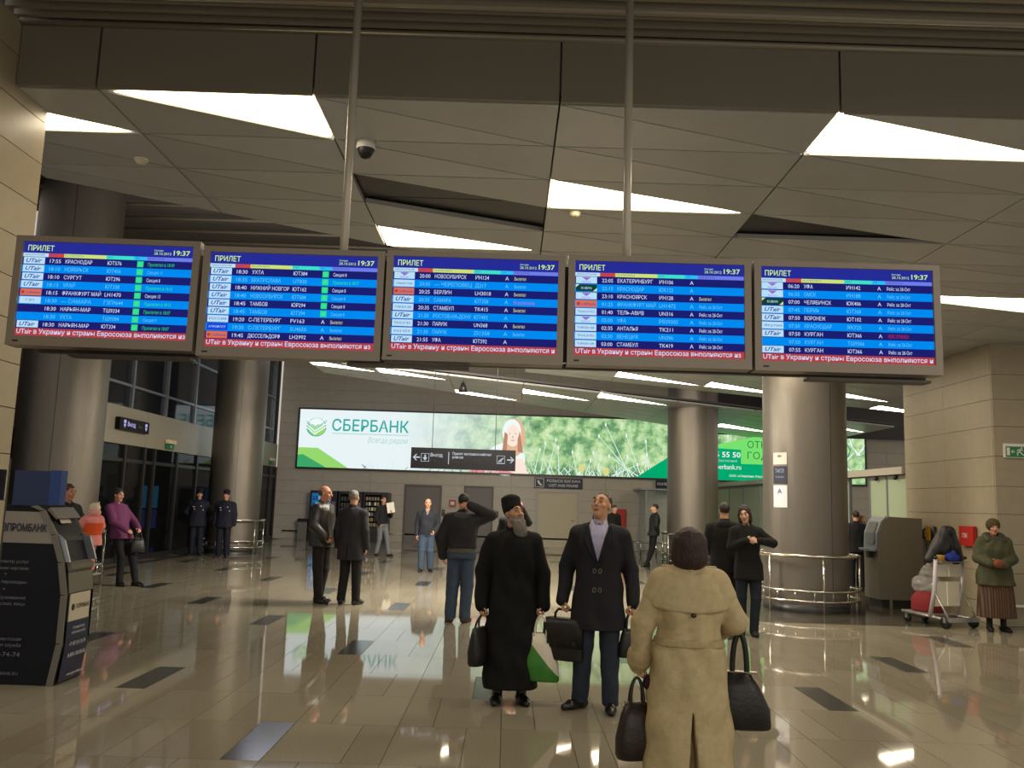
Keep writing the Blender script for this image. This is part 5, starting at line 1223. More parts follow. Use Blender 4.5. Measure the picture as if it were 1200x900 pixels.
# businessman looking up
F = Figure(1.77, 1.04, yaw=-20, pitch=-20, vox=0.006, cvox=0.008,
           arms={'R': ((-.265, .04, 1.11), (-.285, -.04, .86), (0, -.05, -1), (.9, .1, 0), 65), 'L': ((.262, .04, 1.11), (.285, -.03, .86), (.02, -.05, -1), (-.9, .1, 0), 65)},
           feet={'R': ((-.11, -.03, .50), (-.135, .0, .085), -42), 'L': ((.10, -.03, .50), (.115, -.05, .085), 6)})
F.make('person', (0.77, 7.38, 0), -10, 'person in dark overcoat and open lavender collar looking up at the screens', (196, 146, 112))
F.coat('overcoat', CLOTH((32, 32, 38), 0.8), hem=0.64, t=0.026, flare=0.028, vneck=(1.17, 0.085), warp_amp=0.006, seed=4)
F.shirt(CLOTH((176, 172, 206), 0.7), t=0.014, z0=1.05)
for sg in (-1, 1):
    m = MB(); s = F.s
    q = [(sg * .012, -.135, 1.16), (sg * .100, -.085, 1.47), (sg * .125, -.105, 1.40), (sg * .085, -.140, 1.30)]
    m.prism([tuple(np.array(p) * s * [1, 1, 1] + [0, -0.012, 0]) for p in q], (0, 0.012, 0)); m.build('lapel', CLOTH((28, 28, 33), 0.8), F.root)
    m = MB(); q = [(sg * .010, -.075, 1.43), (sg * .060, -.045, 1.52), (sg * .078, -.055, 1.46), (sg * .048, -.098, 1.38)]
    m.prism([tuple(np.array(p) * s + [0, -0.016, 0]) for p in q], (0, 0.010, 0)); m.build('shirt_collar', CLOTH((190, 188, 216), 0.7), F.root)
for z in (1.10, 0.95):
    for sg in (-1, 1):
        m = MB(); c = np.array((sg * .022, -.158, z)) * F.s; m.tube([c + np.array((0.012 * math.cos(a), 0, 0.018 * math.sin(a))) for a in np.linspace(0, 6.283, 12, endpoint=False)], 0.0028, 6, closed=True); m.build('toggle_buckle', M_button, F.root)
F.trousers(CLOTH((48, 55, 70), 0.85), wide=1.12, warp_amp=0.004)
F.hair('crop', (52, 40, 32)); F.shoes(mat('shoe_leather', (22, 20, 19)))
BIZ = F
# woman in a beige trench coat, seen from behind
F = Figure(1.53, 1.16, yaw=-6, pitch=-4, female=True, vox=0.006, cvox=0.008,
           arms={'R': ((-.305, .03, 1.14), (-.22, -.22, 1.06), (.25, -1, .1), (1, .2, 0), 60), 'L': ((.300, .02, 1.12), (.320, -.06, .845), (.02, -.05, -1), (-.9, .1, 0), 62)})
F.make('person', (1.075, 5.22, 0), 178, 'person with dark bobbed hair in beige trench coat, seen from behind', (196, 150, 122))
TR = CLOTH((190, 172, 132), 0.7); s = F.s
F.coat('trench_coat', TR, hem=0.10, t=0.038, flare=0.045, warp_amp=0.011, seed=3, wide=1.05, hips=0.012,
       slit=(np.array([-.2, 0.02, 0.0]), np.array([.2, .5, .60]), [((1, 0, .07), .07 * .56), ((-1, 0, .07), .07 * .56), ((0, -1, 0), -0.05)]))
def curved_hem(V):
    V = V.copy(); u = np.clip(1 - (V[:, 0] / (.235)) ** 2, 0, 1); f = np.clip((1.34 * s - V[:, 2]) / (0.14 * s), 0, 1); V[:, 2] -= 0.035 * u * f; return V
F.add('storm_flap', [prof([(1.20 * s, 0, .01, .232, .168), (1.28 * s, 0, .01, .222, .165), (1.36 * s, 0, .012, .196, .145), (1.45 * s, 0, .012, .135, .112)], 0.02, 2.6), cap(F.J['neck'] + F.V(-.035, 0, -.045), F.J['shR'], .096 * s, .096 * s, .04), cap(F.J['neck'] + F.V(.035, 0, -.045), F.J['shL'], .096 * s, .096 * s, .04), cap(F.J['shR'], F.J['shR'] * .66 + F.J['elR'] * .34, .100 * s, .098 * s), cap(F.J['shL'], F.J['shL'] * .66 + F.J['elL'] * .34, .100 * s, .098 * s), sub(cap(F.J['neck'] + [0, -.01, 0], F.hp(0, 0, .05), .07 * s)), cut((0, -1, 0), 0.0), cut((0, 0, -1), -1.235 * s)], TR, warp=curved_hem)
F.add('coat_collar', [cap(F.J['neck'] + [-.07 * s, .0, -.015], F.J['neck'] + [.07 * s, .0, -.015], .062 * s, k=.03), cap(F.J['neck'] + [-.09 * s, .05, -.04], F.J['neck'] + [.09 * s, .05, -.04], .036 * s, k=.04), sub(cap(F.J['neck'] + [0, -.02, -.05], F.hp(0, 0, .0), .056 * s))], TR)
F.add('belt', [prof(F.torso_rows(0.050 * s, .985, 1.035), 0.01, 2.4)], CLOTH((178, 158, 118), 0.7))
m = MB(); m.ball((0, .200 * s, 1.195 * s), (.016, .008, .013), 0, 12); m.build('flap_button', M_darkbtn, F.root)
for sg in (-1, 1):
    m = MB(); c = np.array((sg * .125, .0, 1.475)) * s + [0, 0, .016]; m.box(c[0] - .05, c[0] + .05, c[1] - .022, c[1] + .022, c[2] - .004, c[2] + .005); m.build('epaulette', TR, F.root)
for sd in 'RL':
    w_ = F.J['wr' + sd]; d = _n(w_ - F.J['el' + sd]); F.add('cuff_strap', [cap(w_ - d * .045, w_ - d * .02, .085 * s, .083 * s, .005)], CLOTH((178, 158, 118), 0.7))
F.trousers(CLOTH((30, 28, 30), 0.85)); F.hair('bigbob', (48, 27, 22), 0.006); F.shoes()
TRENCH = F
# woman hugging a man, facing the camera
F = Figure(1.71, 0.96, yaw=-14, pitch=8, roll=-8, female=True, lean=(-0.03, -0.04), arms={'R': ((-.24, -.06, 1.17), (-.06, -.20, 1.26), (.9, -.25, .25), (0, .9, 0), 30), 'L': ((.315, -.05, 1.24), (.13, -.245, 1.27), (-1, -.1, .05), (0, .6, -.5), 35)},
           feet={'R': ((-.10, -.02, .50), (-.09, .03, .085), -8), 'L': ((.09, -.05, .50), (.06, -.05, .085), 5)})
F.make('person', (3.24, 11.85, 0), -8, 'person with dark bob in black jacket and boots, hugging another, facing the camera', (205, 160, 132))
F.coat('jacket', CLOTH((20, 19, 21), 0.8), hem=0.72, t=0.022, flare=0.015, seed=5); F.trousers(CLOTH((34, 38, 50), 0.85)); F.hair('bob', (40, 26, 22)); F.shoes(CLOTH((20, 19, 20), 0.6), boot=0.16)
# the man being hugged, back to the camera
F = Figure(1.74, 1.0, yaw=10, arms={'R': ((-.22, -.10, 1.14), (-.08, -.24, 1.08), (1, -.1, 0), (0, .9, 0), 25), 'L': ((.24, -.04, 1.13), (.14, -.22, 1.0), (-.8, -.2, 0), (0, .9, 0), 25)})
F.make('person', (3.02, 12.26, 0), 166, 'person with short dark hair and black hooded jacket, back turned, being hugged', (196, 146, 116))
F.coat('jacket', CLOTH((19, 19, 20), 0.85), hem=0.78, t=0.034, flare=0.01, seed=6, wide=1.1)
F.add('hood', [ell(F.J['neck'] + [0, .075, -.04], (.11, .06, .07)), ell(F.J['neck'] + [0, .02, -.015], (.10, .08, .05))], CLOTH((23, 23, 24), 0.85))
F.trousers(CLOTH((24, 24, 28), 0.85)); F.hair('short', (38, 30, 26)); F.shoes()
# man rubbing the back of his head
F = Figure(1.75, 1.10, yaw=4, pitch=6, arms={'R': ((-.385, .01, 1.46), (-.135, .135, 1.575), (.95, .08, .12), (0, -1, 0), 14), 'L': ((.285, .04, 1.14), (.255, .0, .90), (-.05, -.1, -1), (-.9, .1, 0), 30)},
           feet={'R': ((-.09, -.02, .50), (-.075, .02, .085), -20), 'L': ((.11, -.02, .50), (.125, .0, .085), 24)})
F.make('person', (-0.62, 12.2, 0), 176, 'person in dark jacket and blue jeans, back turned, one hand on the head', (200, 142, 112))
F.coat('jacket', CLOTH((36, 36, 40), 0.8), hem=1.0, t=0.036, seed=7, wide=1.2, warp_amp=.006); F.add('sweater_hem', [prof(F.torso_rows(.022, .93, 1.02), .01)], CLOTH((80, 78, 72), 0.9))
F.add('hood', [ell(F.J['neck'] + [0, .07, -.045], (.125, .065, .06)), ell(F.J['neck'] + [0, .0, -.02], (.11, .09, .05))], CLOTH((66, 68, 70), 0.85))
F.trousers(CLOTH(JEANS, 0.85), wide=1.15, warp_amp=.005, t=0.02); F.hair('short', (26, 23, 24)); F.shoes(mat('brown_shoe', (58, 42, 32), rough=0.5))
# someone with a raised arm behind the priest
F = Figure(1.70, 1.0, yaw=15, arms={'L': ((.235, -.05, 1.36), (.12, -.12, 1.585), (-.35, -.1, 1), (-.5, .6, 0), 40)})
F.make('person', (0.10, 14.3, 0), 6, 'person in black mostly hidden behind the bearded one, a hand raised to the head', (200, 146, 116))
F.coat('jacket', CLOTH((22, 21, 23), 0.8), hem=0.80, t=0.026, seed=8); F.trousers(CLOTH((28, 28, 32), 0.85)); F.hair('short', (40, 30, 26)); F.shoes()
# two men talking
F = Figure(1.82, 1.06, yaw=8, pitch=4, arms={'R': ((-.265, .0, 1.14), (-.22, -.17, .98), (.3, -.6, -.6), (.9, 0, 0), 35), 'L': ((.265, .0, 1.14), (.22, -.17, .98), (-.3, -.6, -.6), (-.9, 0, 0), 35)},
           feet={'R': (None, (-.11, -.06, .085), -10), 'L': (None, (.11, .06, .085), 12)})
F.make('person', (-2.92, 13.95, 0), 72, 'balding person in black leather jacket, in profile talking to a grey haired one', (190, 132, 104))
F.coat('leather_jacket', mat('black_leather', (30, 26, 24), rough=0.38, var=0.1, bump=0.3, bump_scale=50), hem=0.86, t=0.034, flare=0.01, seed=9, wide=1.15, warp_amp=.007); F.trousers(CLOTH((30, 26, 24), 0.85), wide=1.1); F.hair('balding', (84, 66, 54)); F.shoes()
F = Figure(1.76, 1.06, yaw=8, pitch=0, feet={'R': (None, (-.12, .0, .085), -10), 'L': (None, (.12, .02, .085), 12)})
F.make('person', (-2.42, 13.8, 0), 164, 'grey haired person in dark suit jacket, back turned, listening to the balding one', (190, 140, 114))
F.coat('suit_jacket', CLOTH((42, 41, 46), 0.8), hem=0.68, t=0.026, flare=0.02, seed=10, slit=(np.array([-.1, .05, .6]), np.array([.1, .4, .9]), [((1, 0, .02), .02 * .9 + .002), ((-1, 0, .02), .02 * .9 + .002), ((0, -1, 0), -0.06)])); F.trousers(CLOTH((28, 27, 32), 0.85), wide=1.08); F.hair('short', (128, 120, 112)); F.shoes()
# bald man coming forward
F = Figure(1.67, 1.08, yaw=6, vox=0.010, cvox=0.012, arms={'L': ((.27, .05, 1.13), (.20, -.08, .95), (-.5, -.5, -.6), (-.8, 0, 0), 40)}, feet={'R': ((-.10, -.04, .5), (-.10, -.06, .085), -10), 'L': ((.10, -.03, .5), (.115, .06, .085), 14)})
F.make('person', (-1.85, 20.3, 0), 4, 'bald person in navy jacket and jeans walking forward in the middle distance', (206, 152, 124))
F.coat('jacket', CLOTH((34, 36, 46), 0.75), hem=0.84, t=0.026, vneck=(1.33, 0.05), seed=11, fat=.02); F.shirt(CLOTH((120, 116, 118), 0.8), z0=1.15); F.trousers(CLOTH(JEANS, 0.85), wide=1.15, t=.02); F.shoes()
# man with a sheet of paper by the snack machine
F = Figure(1.70, 0.98, yaw=-20, vox=0.010, cvox=0.012, arms={'L': ((.25, -.06, 1.16), (.10, -.26, 1.22), (-.2, -.4, .9), (-.4, .8, 0), 50), 'R': ((-.24, .03, 1.13), (-.20, -.08, .93), (.2, -.2, -1), (.9, 0, 0), 35)},
           feet={'R': ((-.10, -.02, .5), (-.11, .08, .085), -12), 'L': ((.10, -.12, .5), (.10, -.22, .085), 6)})
F.make('person', (-3.60, 25.4, 0), 50, 'person in dark jacket and pale jeans holding up a white paper', (200, 150, 122))
F.coat('jacket', CLOTH((30, 30, 36), 0.8), hem=0.90, t=0.024, seed=12); F.trousers(CLOTH((112, 118, 122), 0.85)); F.hair('short', (34, 28, 26)); F.shoes(mat('brown_shoe', (58, 42, 32)))
g_ = F.world(F.grip['L']); pp = MB(); pp.box(-.11, .11, -.002, .002, -.04, .26); pp.build('paper_sheet', M_white, None, 'white sheet of paper held up beside the snack machine', 'paper', None, None, tuple(g_), math.radians(12)).rotation_euler = (math.radians(-14), math.radians(-10), math.radians(12))
# man leaning at the far column
F = Figure(1.72, 1.0, vox=0.010, cvox=0.012, hip=(0, .04), lean=(0, .03), pitch=2, arms={'R': ((-.25, .06, 1.13), (-.16, .12, .98), (.6, .2, -.6), (0, -.9, 0), 30), 'L': ((.25, .06, 1.13), (.16, .12, .98), (-.6, .2, -.6), (0, -.9, 0), 30)}, feet={'R': (None, (-.10, -.10, .085), -8), 'L': (None, (.09, -.16, .085), 10)})
F.make('person', (4.04, 24.6, 0), -86, 'person in black leaning against the rail of the far column, in profile', (196, 150, 120))
F.coat('jacket', CLOTH((26, 26, 30), 0.7), hem=0.84, t=0.03, seed=13); F.trousers(CLOTH((18, 18, 20), 0.85)); F.hair('short', (30, 26, 24)); F.shoes()
# two people at the gap in the glass screen
F = Figure(1.70, 1.0, vox=0.010, cvox=0.012); F.make('person', (7.56, 19.1, 0), 172, 'person in black behind the big column, back turned in the glass doorway', (190, 140, 110))
F.coat('jacket', CLOTH((20, 20, 22), 0.8), hem=0.80, t=0.03, seed=14); F.trousers(CLOTH((20, 20, 22), 0.85)); F.hair('short', (42, 32, 28)); F.shoes()
F = Figure(1.62, 0.95, vox=0.010, cvox=0.012, female=True); F.make('person', (8.05, 20.0, 0), 20, 'fair haired person half hidden in the glass doorway', (205, 160, 132))
F.coat('jacket', CLOTH((60, 52, 44), 0.8), hem=0.80, t=0.03, seed=15); F.trousers(CLOTH((30, 28, 30), 0.85)); F.hair('bob', (150, 112, 78)); F.shoes()
# two people far behind the businessman
for x, y, h, fc, c, hc, lab, bl in ((3.18, 26.3, 1.66, 30, (22, 22, 24), (62, 46, 36), 'person in black far behind the businessman, beside the red cabinet', 0), (2.86, 27.2, 1.72, -30, (62, 84, 124), (130, 100, 74), 'person in blue seen past the ear of the one looking up', 1)):
    F = Figure(h, 1.0, vox=0.011, cvox=0.013, pitch=8); F.make('person', (x, y, 0), fc, lab, (200, 150, 124)); F.coat('jacket', CLOTH(c, 0.8), hem=0.78, t=0.028, seed=16 + bl); F.trousers(CLOTH((28, 28, 30), 0.85)); F.hair('short', hc); F.shoes()
# two officers by the far left column
M_badge = mat('badge_white', (200, 200, 196), rough=0.5); NAVY = CLOTH((22, 24, 40), 0.75)
for i, (x, y, h, lab, arms) in enumerate(((-8.08, 23.0, 1.70, 'officer in navy uniform and cap standing at left, arms wide behind the back', {'R': ((-.32, .06, 1.16), (-.14, .15, .98), (.8, .1, -.3), (0, -.9, 0), 35), 'L': ((.32, .06, 1.16), (.14, .15, .98), (-.8, .1, -.3), (0, -.9, 0), 35)}),
                                         (-7.28, 22.7, 1.70, 'officer in navy uniform and cap standing at right, hands at the sides', None))):
    F = Figure(h, 1.12, vox=0.010, cvox=0.012, arms=arms, yaw=(8, -6)[i]); F.make('person', (x, y, 0), (10, 4)[i], lab, (190, 138, 112), group='officers by the far left column')
    F.coat('uniform_jacket', NAVY, hem=0.76, t=0.034, seed=18 + i, wide=1.15); F.trousers(NAVY, wide=1.2); F.shoes()
    hat_part(F, [F.hcap((0, .015, .055), (0, .015, .105), .088, .084, .01), F.hell((0, .010, .135), (.108, .118, .026), .02), F.hell((0, -.095, .062), (.062, .045, .010), .01), sub(F.hell((0, .016, -.005), (.076, .096, .085)))], NAVY, 'peaked_cap')
    F.hair('crop', (44, 36, 32))
    for bx_, bz, w_, hh in ((-.095, 1.30, .05, .014), (.085, 1.32, .022, .026), (-.08, 1.24, .03, .02), (.14, 1.22, .02, .03)):
        m = MB(); yb = -.150 * F.s; m.box(bx_ - w_ / 2, bx_ + w_ / 2, yb - .012, yb + .01, bz * F.s - hh / 2, bz * F.s + hh / 2); m.build('badge', M_badge, F.root)
# woman with the luggage trolley
F = Figure(1.62, 1.22, vox=0.008, cvox=0.010, female=True, pitch=4, yaw=-6, arms={'R': ((-.255, -.02, 1.13), (-.17, -.25, 1.07), (.6, -.5, .1), (.2, .8, .2), 50), 'L': ((.265, -.02, 1.13), (.03, -.27, 1.05), (-.9, -.2, .1), (0, .8, .2), 50)})
F.make('person', (7.20, 13.05, 0), -6, 'person in olive padded coat, striped skirt and knitted hat beside the loaded trolley', (196, 138, 108))
OL = CLOTH((74, 75, 54), 0.85); F.coat('padded_coat', OL, hem=0.66, t=0.042, flare=0.03, wide=1.15, seed=21, warp_amp=.012)
F.add('fur_collar', [cap(F.J['neck'] + [-.10, .0, .0], F.J['neck'] + [.10, .0, .0], .070, k=.05), cap(F.J['neck'] + [-.10, -.08, -.045], F.J['neck'] + [.10, -.08, -.045], .055, k=.05), sub(cap(F.J['neck'] + [0, -.03, -.02], F.hp(0, -.03, 0), .062))], HAIRM((56, 54, 42)), warp=lambda V: V + 0.004 * np.sin(V * 190))
def skirt_mat():
    m = mat('striped_skirt', (96, 66, 50), rough=0.9); nt = m.node_tree; b = nt.nodes['Principled BSDF']; tc = nt.nodes.new('ShaderNodeTexCoord'); w_ = nt.nodes.new('ShaderNodeTexWave'); w_.inputs['Scale'].default_value = 9.0
    r = nt.nodes.new('ShaderNodeValToRGB'); r.color_ramp.elements[0].color = lin((52, 34, 30)); r.color_ramp.elements[1].color = lin((100, 76, 54)); nt.links.new(tc.outputs['Object'], w_.inputs['Vector']); nt.links.new(w_.outputs[0], r.inputs[0]); nt.links.new(r.outputs[0], b.inputs['Base Color']); return m
F.add('skirt', [prof([(.20, 0, 0, .262, .20), (.5, 0, 0, .24, .19), (.85, 0, 0, .21, .16)], .01)], skirt_mat(), warp=lambda V: V * np.stack([1 + .02 * np.sin(16 * np.arctan2(V[:, 1], V[:, 0]))] * 2 + [np.ones(len(V))], 1))
hat_part(F, [F.hell((0, .018, .050), (.100, .115, .088)), F.hcap((0, .018, .03), (0, .018, .05), .106, .104, .02), sub(F.hell((0, -.125, -.06), (.09, .075, .11)))], CLOTH((78, 66, 44), 0.95), 'knitted_hat')
F.hair('crop', (70, 60, 50)); F.shoes(CLOTH((24, 22, 22), 0.6), boot=.12)
LADY = F
mt = MB(); g_ = (F.world(F.grip['R']) + F.world(F.grip['L'])) / 2; mt.ball((0, 0, 0), (.085, .06, .065)); mt.build('mitten_bundle', CLOTH((128, 74, 52), 0.9), None, 'reddish brown bundle held by the person in olive coat', 'bundle', None, None, tuple(g_ + [0, -.03, -.01]))
# man carrying a baby
F = Figure(1.71, 1.0, yaw=4, pitch=6, arms={'R': ((-.235, -.12, 1.14), (-.10, -.40, 1.10), (.9, -.2, .1), (0, .4, .9), 35), 'L': ((.24, -.10, 1.12), (.10, -.42, .98), (-.8, -.2, .1), (0, .4, .9), 35)})
F.make('person', (-6.16, 12.3, 0), 66, 'person with brown hair in dark jacket carrying a baby behind the terminal', (188, 134, 104))
F.coat('jacket', CLOTH((26, 28, 34), 0.8), hem=0.84, t=0.026, seed=22); F.trousers(CLOTH((26, 26, 30), 0.85)); F.hair('short', (74, 46, 34)); F.shoes()
B_ = Figure(0.92, 1.25, vox=0.006, cvox=0.008, headscale=1.55, pitch=-6, arms={'R': ((-.32, -.08, 1.20), (-.38, -.22, 1.08), (-.2, -1, .1), (1, 0, 0), 30), 'L': ((.32, -.08, 1.20), (.36, -.22, 1.08), (.2, -1, .1), (-1, 0, 0), 30)}, feet={'R': ((-.15, -.2, .55), (-.16, -.14, .16), -10), 'L': ((.15, -.2, .55), (.16, -.14, .16), 10)})
B_.make('person', (-5.68, 12.08, 0.50), 240, 'baby in pink snowsuit, orange cover and white hat, held in arms', (222, 172, 146))
PK = CLOTH((222, 140, 136), 0.85); B_.coat('snowsuit', PK, hem=.38, t=0.045, wide=1.5, warp_amp=.008, collar=True); B_.trousers(PK, t=0.035, wide=1.3, hem=.02, name='snowsuit_legs')
B_.add('orange_cover', [prof(B_.torso_rows(.036, 1.0, 1.30), .02), cut((0, -1, 0), .03)], CLOTH((214, 84, 38), 0.85))
B_.add('hat', [B_.hell((0, .02, .05), (.090, .108, .088)), B_.hcap((-.03, .05, .12), (-.05, .06, .16), .02, .008, .02), sub(B_.hell((0, -.12, -.06), (.08, .075, .11)))], CLOTH((224, 206, 178), 0.9), vox=.007)
B_.add('hood', [B_.hell((0, .05, -.03), (.105, .095, .07)), B_.hell((0, .02, -.09), (.09, .08, .05)), sub(B_.hell((0, -.10, .0), (.08, .085, .12)))], CLOTH((228, 158, 158), 0.85), vox=.007)
B_.shoes(PK)
# woman in purple resting against the near left column rail
F = Figure(1.67, 0.98, female=True, hip=(0, .05), lean=(0, .17), yaw=0, pitch=4, arms={'R': ((-.23, .02, 1.14), (-.13, -.20, 1.0), (.3, -.8, -.2), (.5, 0, -.6), 35), 'L': ((.23, .02, 1.14), (.13, -.22, 1.02), (-.3, -.8, -.2), (-.5, 0, -.6), 35)}, feet={'R': ((-.09, -.10, .50), (-.10, -.12, .085), -8), 'L': ((.09, -.18, .50), (.10, -.30, .085), 8)})
F.make('person', (-6.70, 15.45, 0), 64, 'person with dark tied hair in purple jacket resting against the left column rail', (196, 142, 118))
F.coat('jacket', CLOTH((104, 50, 90), 0.75), hem=0.80, t=0.026, seed=23, hemy=.02); F.trousers(CLOTH((24, 23, 27), 0.85)); F.hair('bun', (36, 27, 26)); F.shoes(heel=.03)
PURPLE = F

# ------------------------------------------------------------------ what they carry
M_bagblk = mat('black_bag', (24, 22, 22), rough=0.45, var=0.1, bump=0.2, bump_scale=40); M_bagbrn = mat('dark_brown_bag', (40, 30, 26), rough=0.45, var=0.1, bump=0.2, bump_scale=40)
def hold(F, sd, dz=0.0): return tuple(F.world(F.grip[sd]) + np.array([0, 0, dz]))
tote(hold(PRIEST, 'R'), math.radians(62), .36, .13, .30, M_bagblk, 'black satchel hanging from the right hand of the one in cassock', 'satchel', .10, narrow=.9)
def plastic():
    m = bpy.data.materials.new('printed_plastic'); m.use_nodes = True; nt = m.node_tree; b = nt.nodes['Principled BSDF']; b.inputs['Roughness'].default_value = .35
    tc = nt.nodes.new('ShaderNodeTexCoord'); sx = nt.nodes.new('ShaderNodeSeparateXYZ'); nt.links.new(tc.outputs['Object'], sx.inputs[0])
    a_ = nt.nodes.new('ShaderNodeMath'); a_.operation = 'MULTIPLY_ADD'; a_.inputs[1].default_value = 1.1; nt.links.new(sx.outputs[0], a_.inputs[0]); nt.links.new(sx.outputs[2], a_.inputs[2])
    n_ = nt.nodes.new('ShaderNodeTexNoise'); n_.inputs['Scale'].default_value = 9; nt.links.new(tc.outputs['Object'], n_.inputs['Vector'])
    r = nt.nodes.new('ShaderNodeValToRGB'); r.color_ramp.elements[0].color = lin((30, 110, 40)); r.color_ramp.elements[1].color = lin((90, 160, 60)); nt.links.new(n_.outputs[0], r.inputs[0])
    g_ = nt.nodes.new('ShaderNodeMath'); g_.operation = 'GREATER_THAN'; g_.inputs[1].default_value = -0.30; nt.links.new(a_.outputs[0], g_.inputs[0])
    mx = nt.nodes.new('ShaderNodeMix'); mx.data_type = 'RGBA'; mx.inputs[7].default_value = lin((222, 216, 200)); nt.links.new(g_.outputs[0], mx.inputs[0]); nt.links.new(r.outputs[0], mx.inputs[6]); nt.links.new(mx.outputs[2], b.inputs['Base Color']); return m
g_ = hold(PRIEST, 'L'); tote((g_[0] + .005, g_[1] - .09, g_[2]), math.radians(-14), .30, .13, .38, plastic(), 'white and green plastic carrier bag between the cassock and the briefcase', 'carrier_bag', .14, p=2.4, narrow=.55, sag=.012)
# briefcase
g_ = hold(BIZ, 'R'); bc = empty('briefcase', (g_[0] + .0, g_[1], g_[2]), math.radians(-24), 'black briefcase held by the one looking up', 'briefcase')
b = MB(); b.loft([(-.40, 0, 0, .165, .075), (-.385, 0, 0, .172, .08), (-.12, 0, 0, .168, .075), (-.075, 0, 0, .15, .055)], 32, p=6); b.build('case_body', M_bagblk, bc)
b = MB(); b.loft([(-.30, 0, 0, .176, .083), (-.11, 0, 0, .174, .081), (-.068, 0, 0, .158, .060)], 32, p=6); b.build('case_flap', M_bagblk, bc)
MB().tube([(-.09, 0, -.08), (-.085, 0, -.03), (-.06, 0, 0), (.06, 0, 0), (.085, 0, -.03), (.09, 0, -.08)], .011, 8).build('handle', M_bagblk, bc)
for x in (-.11, .11): MB().box(x - .014, x + .014, -.09, -.083, -.27, -.24).build('clasp', M_darkbtn, bc)
tote(hold(BIZ, 'L'), math.radians(25), .20, .10, .22, M_bagblk, 'small black handbag in the left hand of the one looking up', 'handbag', .13, narrow=.7)
g_ = hold(TRENCH, 'L'); tote((g_[0] - .03, g_[1] - .02, g_[2] - .01), math.radians(8), .235, .16, .31, M_bagbrn, 'tall dark handbag at the left of the beige trench coat', 'handbag', .14, p=3.2, narrow=.55)
m = MB(); m.ball((0, 0, 0), (.055, .06, .052)); m.build('glove', CLOTH((52, 30, 40), 0.8), None, 'dark purple glove held above the tall handbag', 'glove', None, None, (g_[0] + .055, g_[1] - .03, g_[2] - .035))
e_ = TRENCH.world(TRENCH.J['elR'] * .45 + TRENCH.J['wrR'] * .55); tote((e_[0] + .075, e_[1] - .06, e_[2] - .03), math.radians(-8), .33, .17, .31, M_bagblk, 'slouchy black shoulder bag at the right of the beige trench coat', 'shoulder_bag', .22, p=2.4, straps=1, narrow=.42, sag=.012)
g_ = hold(PURPLE, 'L'); tote((g_[0], g_[1], g_[2] - .01), math.radians(40), .24, .10, .24, M_bagblk, 'black handbag hanging in front of the purple jacket', 'handbag', .12, narrow=.7)

# ------------------------------------------------------------------ luggage trolley and its load
TX = empty('luggage_trolley', (6.62, 13.55, 0), math.radians(-68), 'metal airport luggage trolley with white panels at the right pier', 'trolley')
M_tro = mat('trolley_metal', (168, 164, 158), rough=0.35, metal=0.7); M_panel = mat('trolley_panel', (226, 220, 200), rough=0.5)
for y in (-.28, .28):
    MB().tube([(-.52, y * .8, .16), (.40, y, .13)], .022).build('deck_rail', M_tro, TX)
    MB().tube([(.06, y, .14), (.16, y, .55), (.20, y, 1.02)], .030 if y < 0 else .022).build('upright', mat('upright_pale', (190, 184, 190), rough=0.4), TX)
    MB().tube([(.40, y, .13), (.30, y, .30), (.17, y, .50)], .016).build('brace', M_tro, TX)
MB().box(-.52, .10, -.22, .22, .155, .175).build('deck', M_tro, TX)
MB().box(.40, .44, -.30, .30, .10, .16).build('rear_bar', M_tro, TX)
for y0, y1 in ((-.25, -.01), (.01, .25)):
    MB().box(.12, .14, y0, y1, .30, .66).build('lower_panel', M_panel, TX); MB().box(.165, .185, y0, y1, .74, .92).build('upper_panel', M_panel, TX)
MB().tube([(.21, -.32, 1.02), (.21, .32, 1.02)], .024).build('push_handle', M_black, TX)
MB().box(.06, .30, -.27, .27, .955, .97).build('basket_tray', M_tro, TX)
for x, y, r in ((-.46, -.18, .06), (-.46, .18, .06), (.34, -.28, .085), (.34, .28, .085)):
    w_ = MB(); w_.tube([(x, y - .02, r), (x, y + .02, r)], r, 16); wh = w_.build('wheel', M_black, TX); MB().box(x - .02, x + .02, y - .03, y + .03, r, r + .08).build('wheel_fork', M_tro, wh)
def on_trolley(x, y, z): v_ = TX.matrix_basis @ Vector((x, y, z)); return (v_.x, v_.y, v_.z)
rz = math.radians(-68)
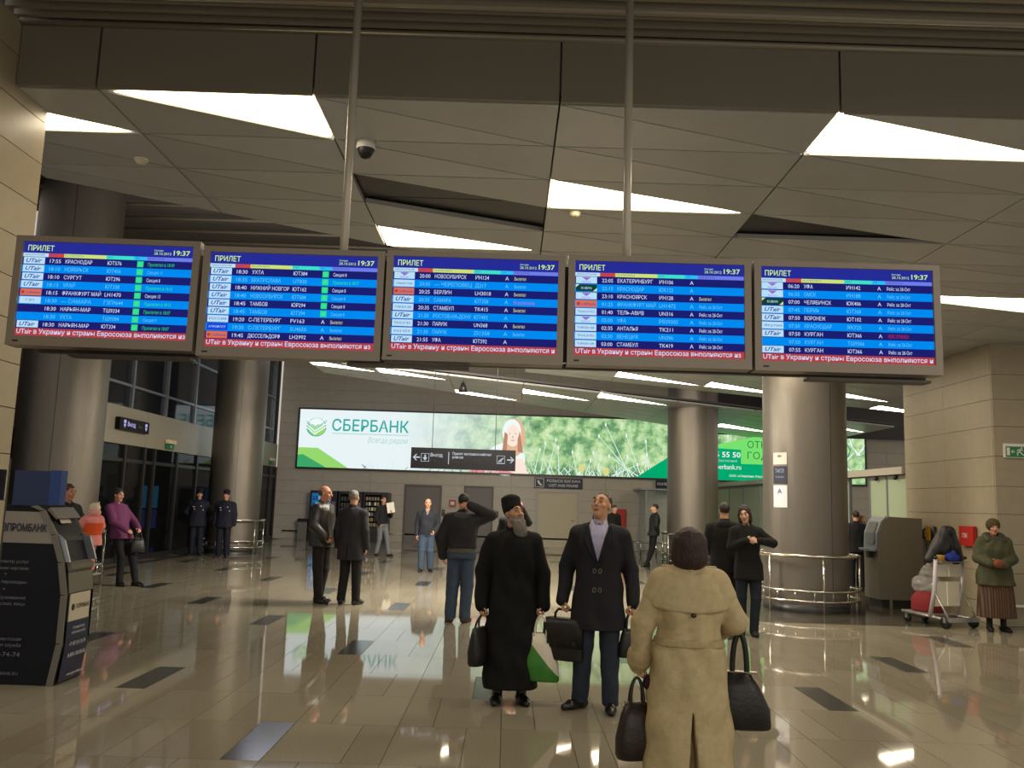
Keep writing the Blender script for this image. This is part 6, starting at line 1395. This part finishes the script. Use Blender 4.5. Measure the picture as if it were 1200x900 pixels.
b = MB(); b.loft([(0, 0, 0, .22, .16), (.03, 0, 0, .235, .175), (.20, 0, 0, .225, .17), (.30, .02, 0, .16, .12)], 28, p=3); rs = b.build('suitcase', CLOTH((122, 34, 36), 0.8), None, 'red bag on the trolley deck under clear plastic wrap', 'suitcase', None, None, on_trolley(-.24, 0, .178), rz)
M_wrap = glass_mat('plastic_wrap', (190, 188, 186), 0.30, 0.12)
V_, Q_ = surface([ell((0, 0, .32), (.24, .18, .16), .05), ell((.06, 0, .50), (.13, .12, .14), .06), ell((.10, .02, .64), (.05, .05, .12), .05)], .014, 1, lambda V: V + 0.012 * np.sin(V * 47) * np.sin(V[:, [1, 2, 0]] * 61))
wr = bpy.data.objects.new('plastic_bag', raw_mesh('plastic_bag', V_, Q_, [M_wrap], True)); link(wr); wr.location = on_trolley(-.24, 0, .26); wr.rotation_euler = (0, 0, rz); tag(wr, 'crumpled clear plastic bag heaped over the red bag on the trolley', 'plastic bag')
V_, Q_ = surface([cap((-.06, -.30, .03), (-.02, -.02, .42), .07, .10, .05), cap((0, .18, .06), (-.02, .06, .42), .11, .10, .06), ell((0, .0, .20), (.12, .22, .17), .06), ell((.0, .03, .46), (.08, .11, .06), .05)], .010, 2, folds(.006, 4, 14))
bp = bpy.data.objects.new('backpack', raw_mesh('backpack', V_, Q_, [M_bagblk], True)); link(bp); bp.location = on_trolley(.14, .02, .965); bp.rotation_euler = (0, 0, rz); tag(bp, 'black backpack heaped on the trolley top', 'backpack')
V_, Q_ = surface([ell((0, 0, .06), (.10, .07, .075), .02), ell((.07, .0, .05), (.07, .06, .06), .02), ell((.04, .0, .12), (.04, .04, .05), .02)], .008, 1, folds(.004, 2, 30))
bl = bpy.data.objects.new('blue_bundle', raw_mesh('blue_bundle', V_, Q_, [CLOTH((40, 58, 150), 0.7)], True)); link(bl); bl.location = on_trolley(.235, -.02, .972); tag(bl, 'blue cloth bundle on the trolley top in front of the backpack', 'bundle')
b = MB(); b.loft([(0, 0, 0, .045, .045), (.085, 0, 0, .06, .06), (.09, 0, 0, .062, .062)], 18); b.build('paper_cup', mat('cup_yellow', (196, 150, 70), rough=0.6), None, 'yellowish paper tub at the front edge of the trolley top', 'tub', None, None, on_trolley(.24, -.22, .972))
